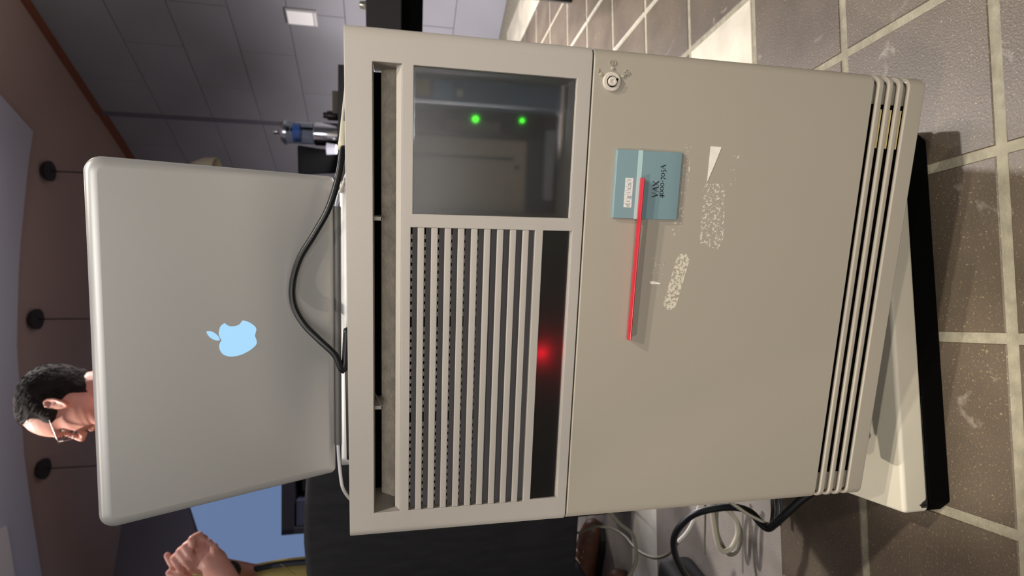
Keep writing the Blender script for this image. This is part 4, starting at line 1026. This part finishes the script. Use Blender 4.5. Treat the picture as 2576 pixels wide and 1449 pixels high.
b = bm_new(); tube(b, smooth_path([p_ + V((-.05, .03, .172)), p_ + V((-.03, .03, .180)), p_ + V((.03, .03, .180)), p_ + V((.05, .03, .172))], 6), .004, 8); obj('bag_handle', b, BLACKP, t, smooth=True)
p_ = ontab(850, 385) + V((.012, -.09, 0)); b = bm_new(); lathe(b, [(.016, 0), (.022, .004), (.026, .045), (.024, .045), (.02, .006)], p_, seg=24); obj('pale_cup', b, mat('frosted_cup', (150, 150, 160), .4), smooth='auto', label='small pale cup in front of black bag', cat='cup')
p_ = ontab(850, 262); b = bm_new(); box(b, p_.x - .05, p_.x + .055, p_.y - .03, p_.y + .03, TZ, TZ + .028); obj('wooden_block', b, mat('dull_wood', (120, 112, 100), .7), bevel=.003, label='low pale wooden block on the high table', cat='block')
p_ = ontab(850, 292); b = bm_new(); lathe(b, [(.02, 0), (.022, .003), (.022, .05), (.014, .056), (.014, .07)], p_, seg=24); obj('dark_bottle', b, mat('dark_glass', (30, 28, 30), .3), smooth='auto', label='small dark bottle between wooden block and press', cat='bottle')

# light switch on the right wall
def on_wall(x, y):
    u, v = (1449 - y - 724.5) / F_PX, (x - 1288) / F_PX; d = RIGHT * u + DOWN * v + FWD
    return CAM + d * ((W0 - CAM).dot(Wn) / d.dot(Wn))
pa, pc = on_wall(724, 46), on_wall(796, 34)
sA, sB = (pa - W0).dot(Wd), (pc - W0).dot(Wd); sm_ = (sA + sB) / 2; hz = max(pa.z, pc.z); lz = min(pa.z, pc.z)
def sw(c): return wl(c.x, c.y, c.z)
t = thing('wall_switch', sw(V((sm_, -.01, lz))), 'small white switch plate with painted glow high on the right wall', 'light')
b = bm_new(); box(b, sm_ - .055, sm_ + .055, -.02, -.004, lz - .004, hz + .004, sw); obj('back_plate', b, mat('plate_grey', (170, 168, 168), .5), t, bevel=.003)
b = bm_new(); box(b, sm_ - .045, sm_ + .045, -.026, -.02, lz + .02, hz - .004, sw); obj('diffuser', b, emis('plate_glow', (214, 210, 208), .45), t, bevel=.003)  # glow put into the switch plate face, no lamp there
b = bm_new(); box(b, sm_ - .045, sm_ + .045, -.024, -.02, lz + .001, lz + .014, sw); obj('switch_rocker', b, OFFW, t)
# black equipment case on a wall table at the right
qa, qb = at(920, 60, 1.75), at(1065, 60, 1.75)
t = thing('equipment_table', (qa.x + .35, qa.y + .15, 0), 'black fronted table with deep apron at the upper right', 'table')
def eq(c): return V((qa.x, qa.y, 0)) + V((.985, -.17, 0)) * c.x + V((.17, .985, 0)) * c.y + V((0, 0, c.z))
zt, zm, zl = qa.z, at(1010, 60, 1.75).z, qb.z
b = bm_new(); box(b, -.03, .9, 0, .4, zm, zt, eq); obj('case_front', b, mat('charcoal', (36, 35, 36), .6), t, bevel=.003)
b = bm_new(); box(b, -.02, .89, .012, .39, zl, zm, eq); obj('apron', b, GROOVE, t)
for x, y in ((.17, .03), (.82, .03), (.17, .34), (.82, .34)):
    b = bm_new(); box(b, x, x + .04, y, y + .04, 0, zl, eq); obj('leg', b, BLACKP, t)
p_ = eq(V((.055, .03, zt))); b = bm_new(); lathe(b, [(.012, 0), (.013, .002), (.012, .018), (.004, .022)], p_, seg=20); obj('glint_cap', b, mat('bright_metal', (240, 235, 220), .2, .8), smooth='auto', label='tiny bright cap added as a glint on top of the black table', cat='knob')  # small cap added to stand for a glint on the table top
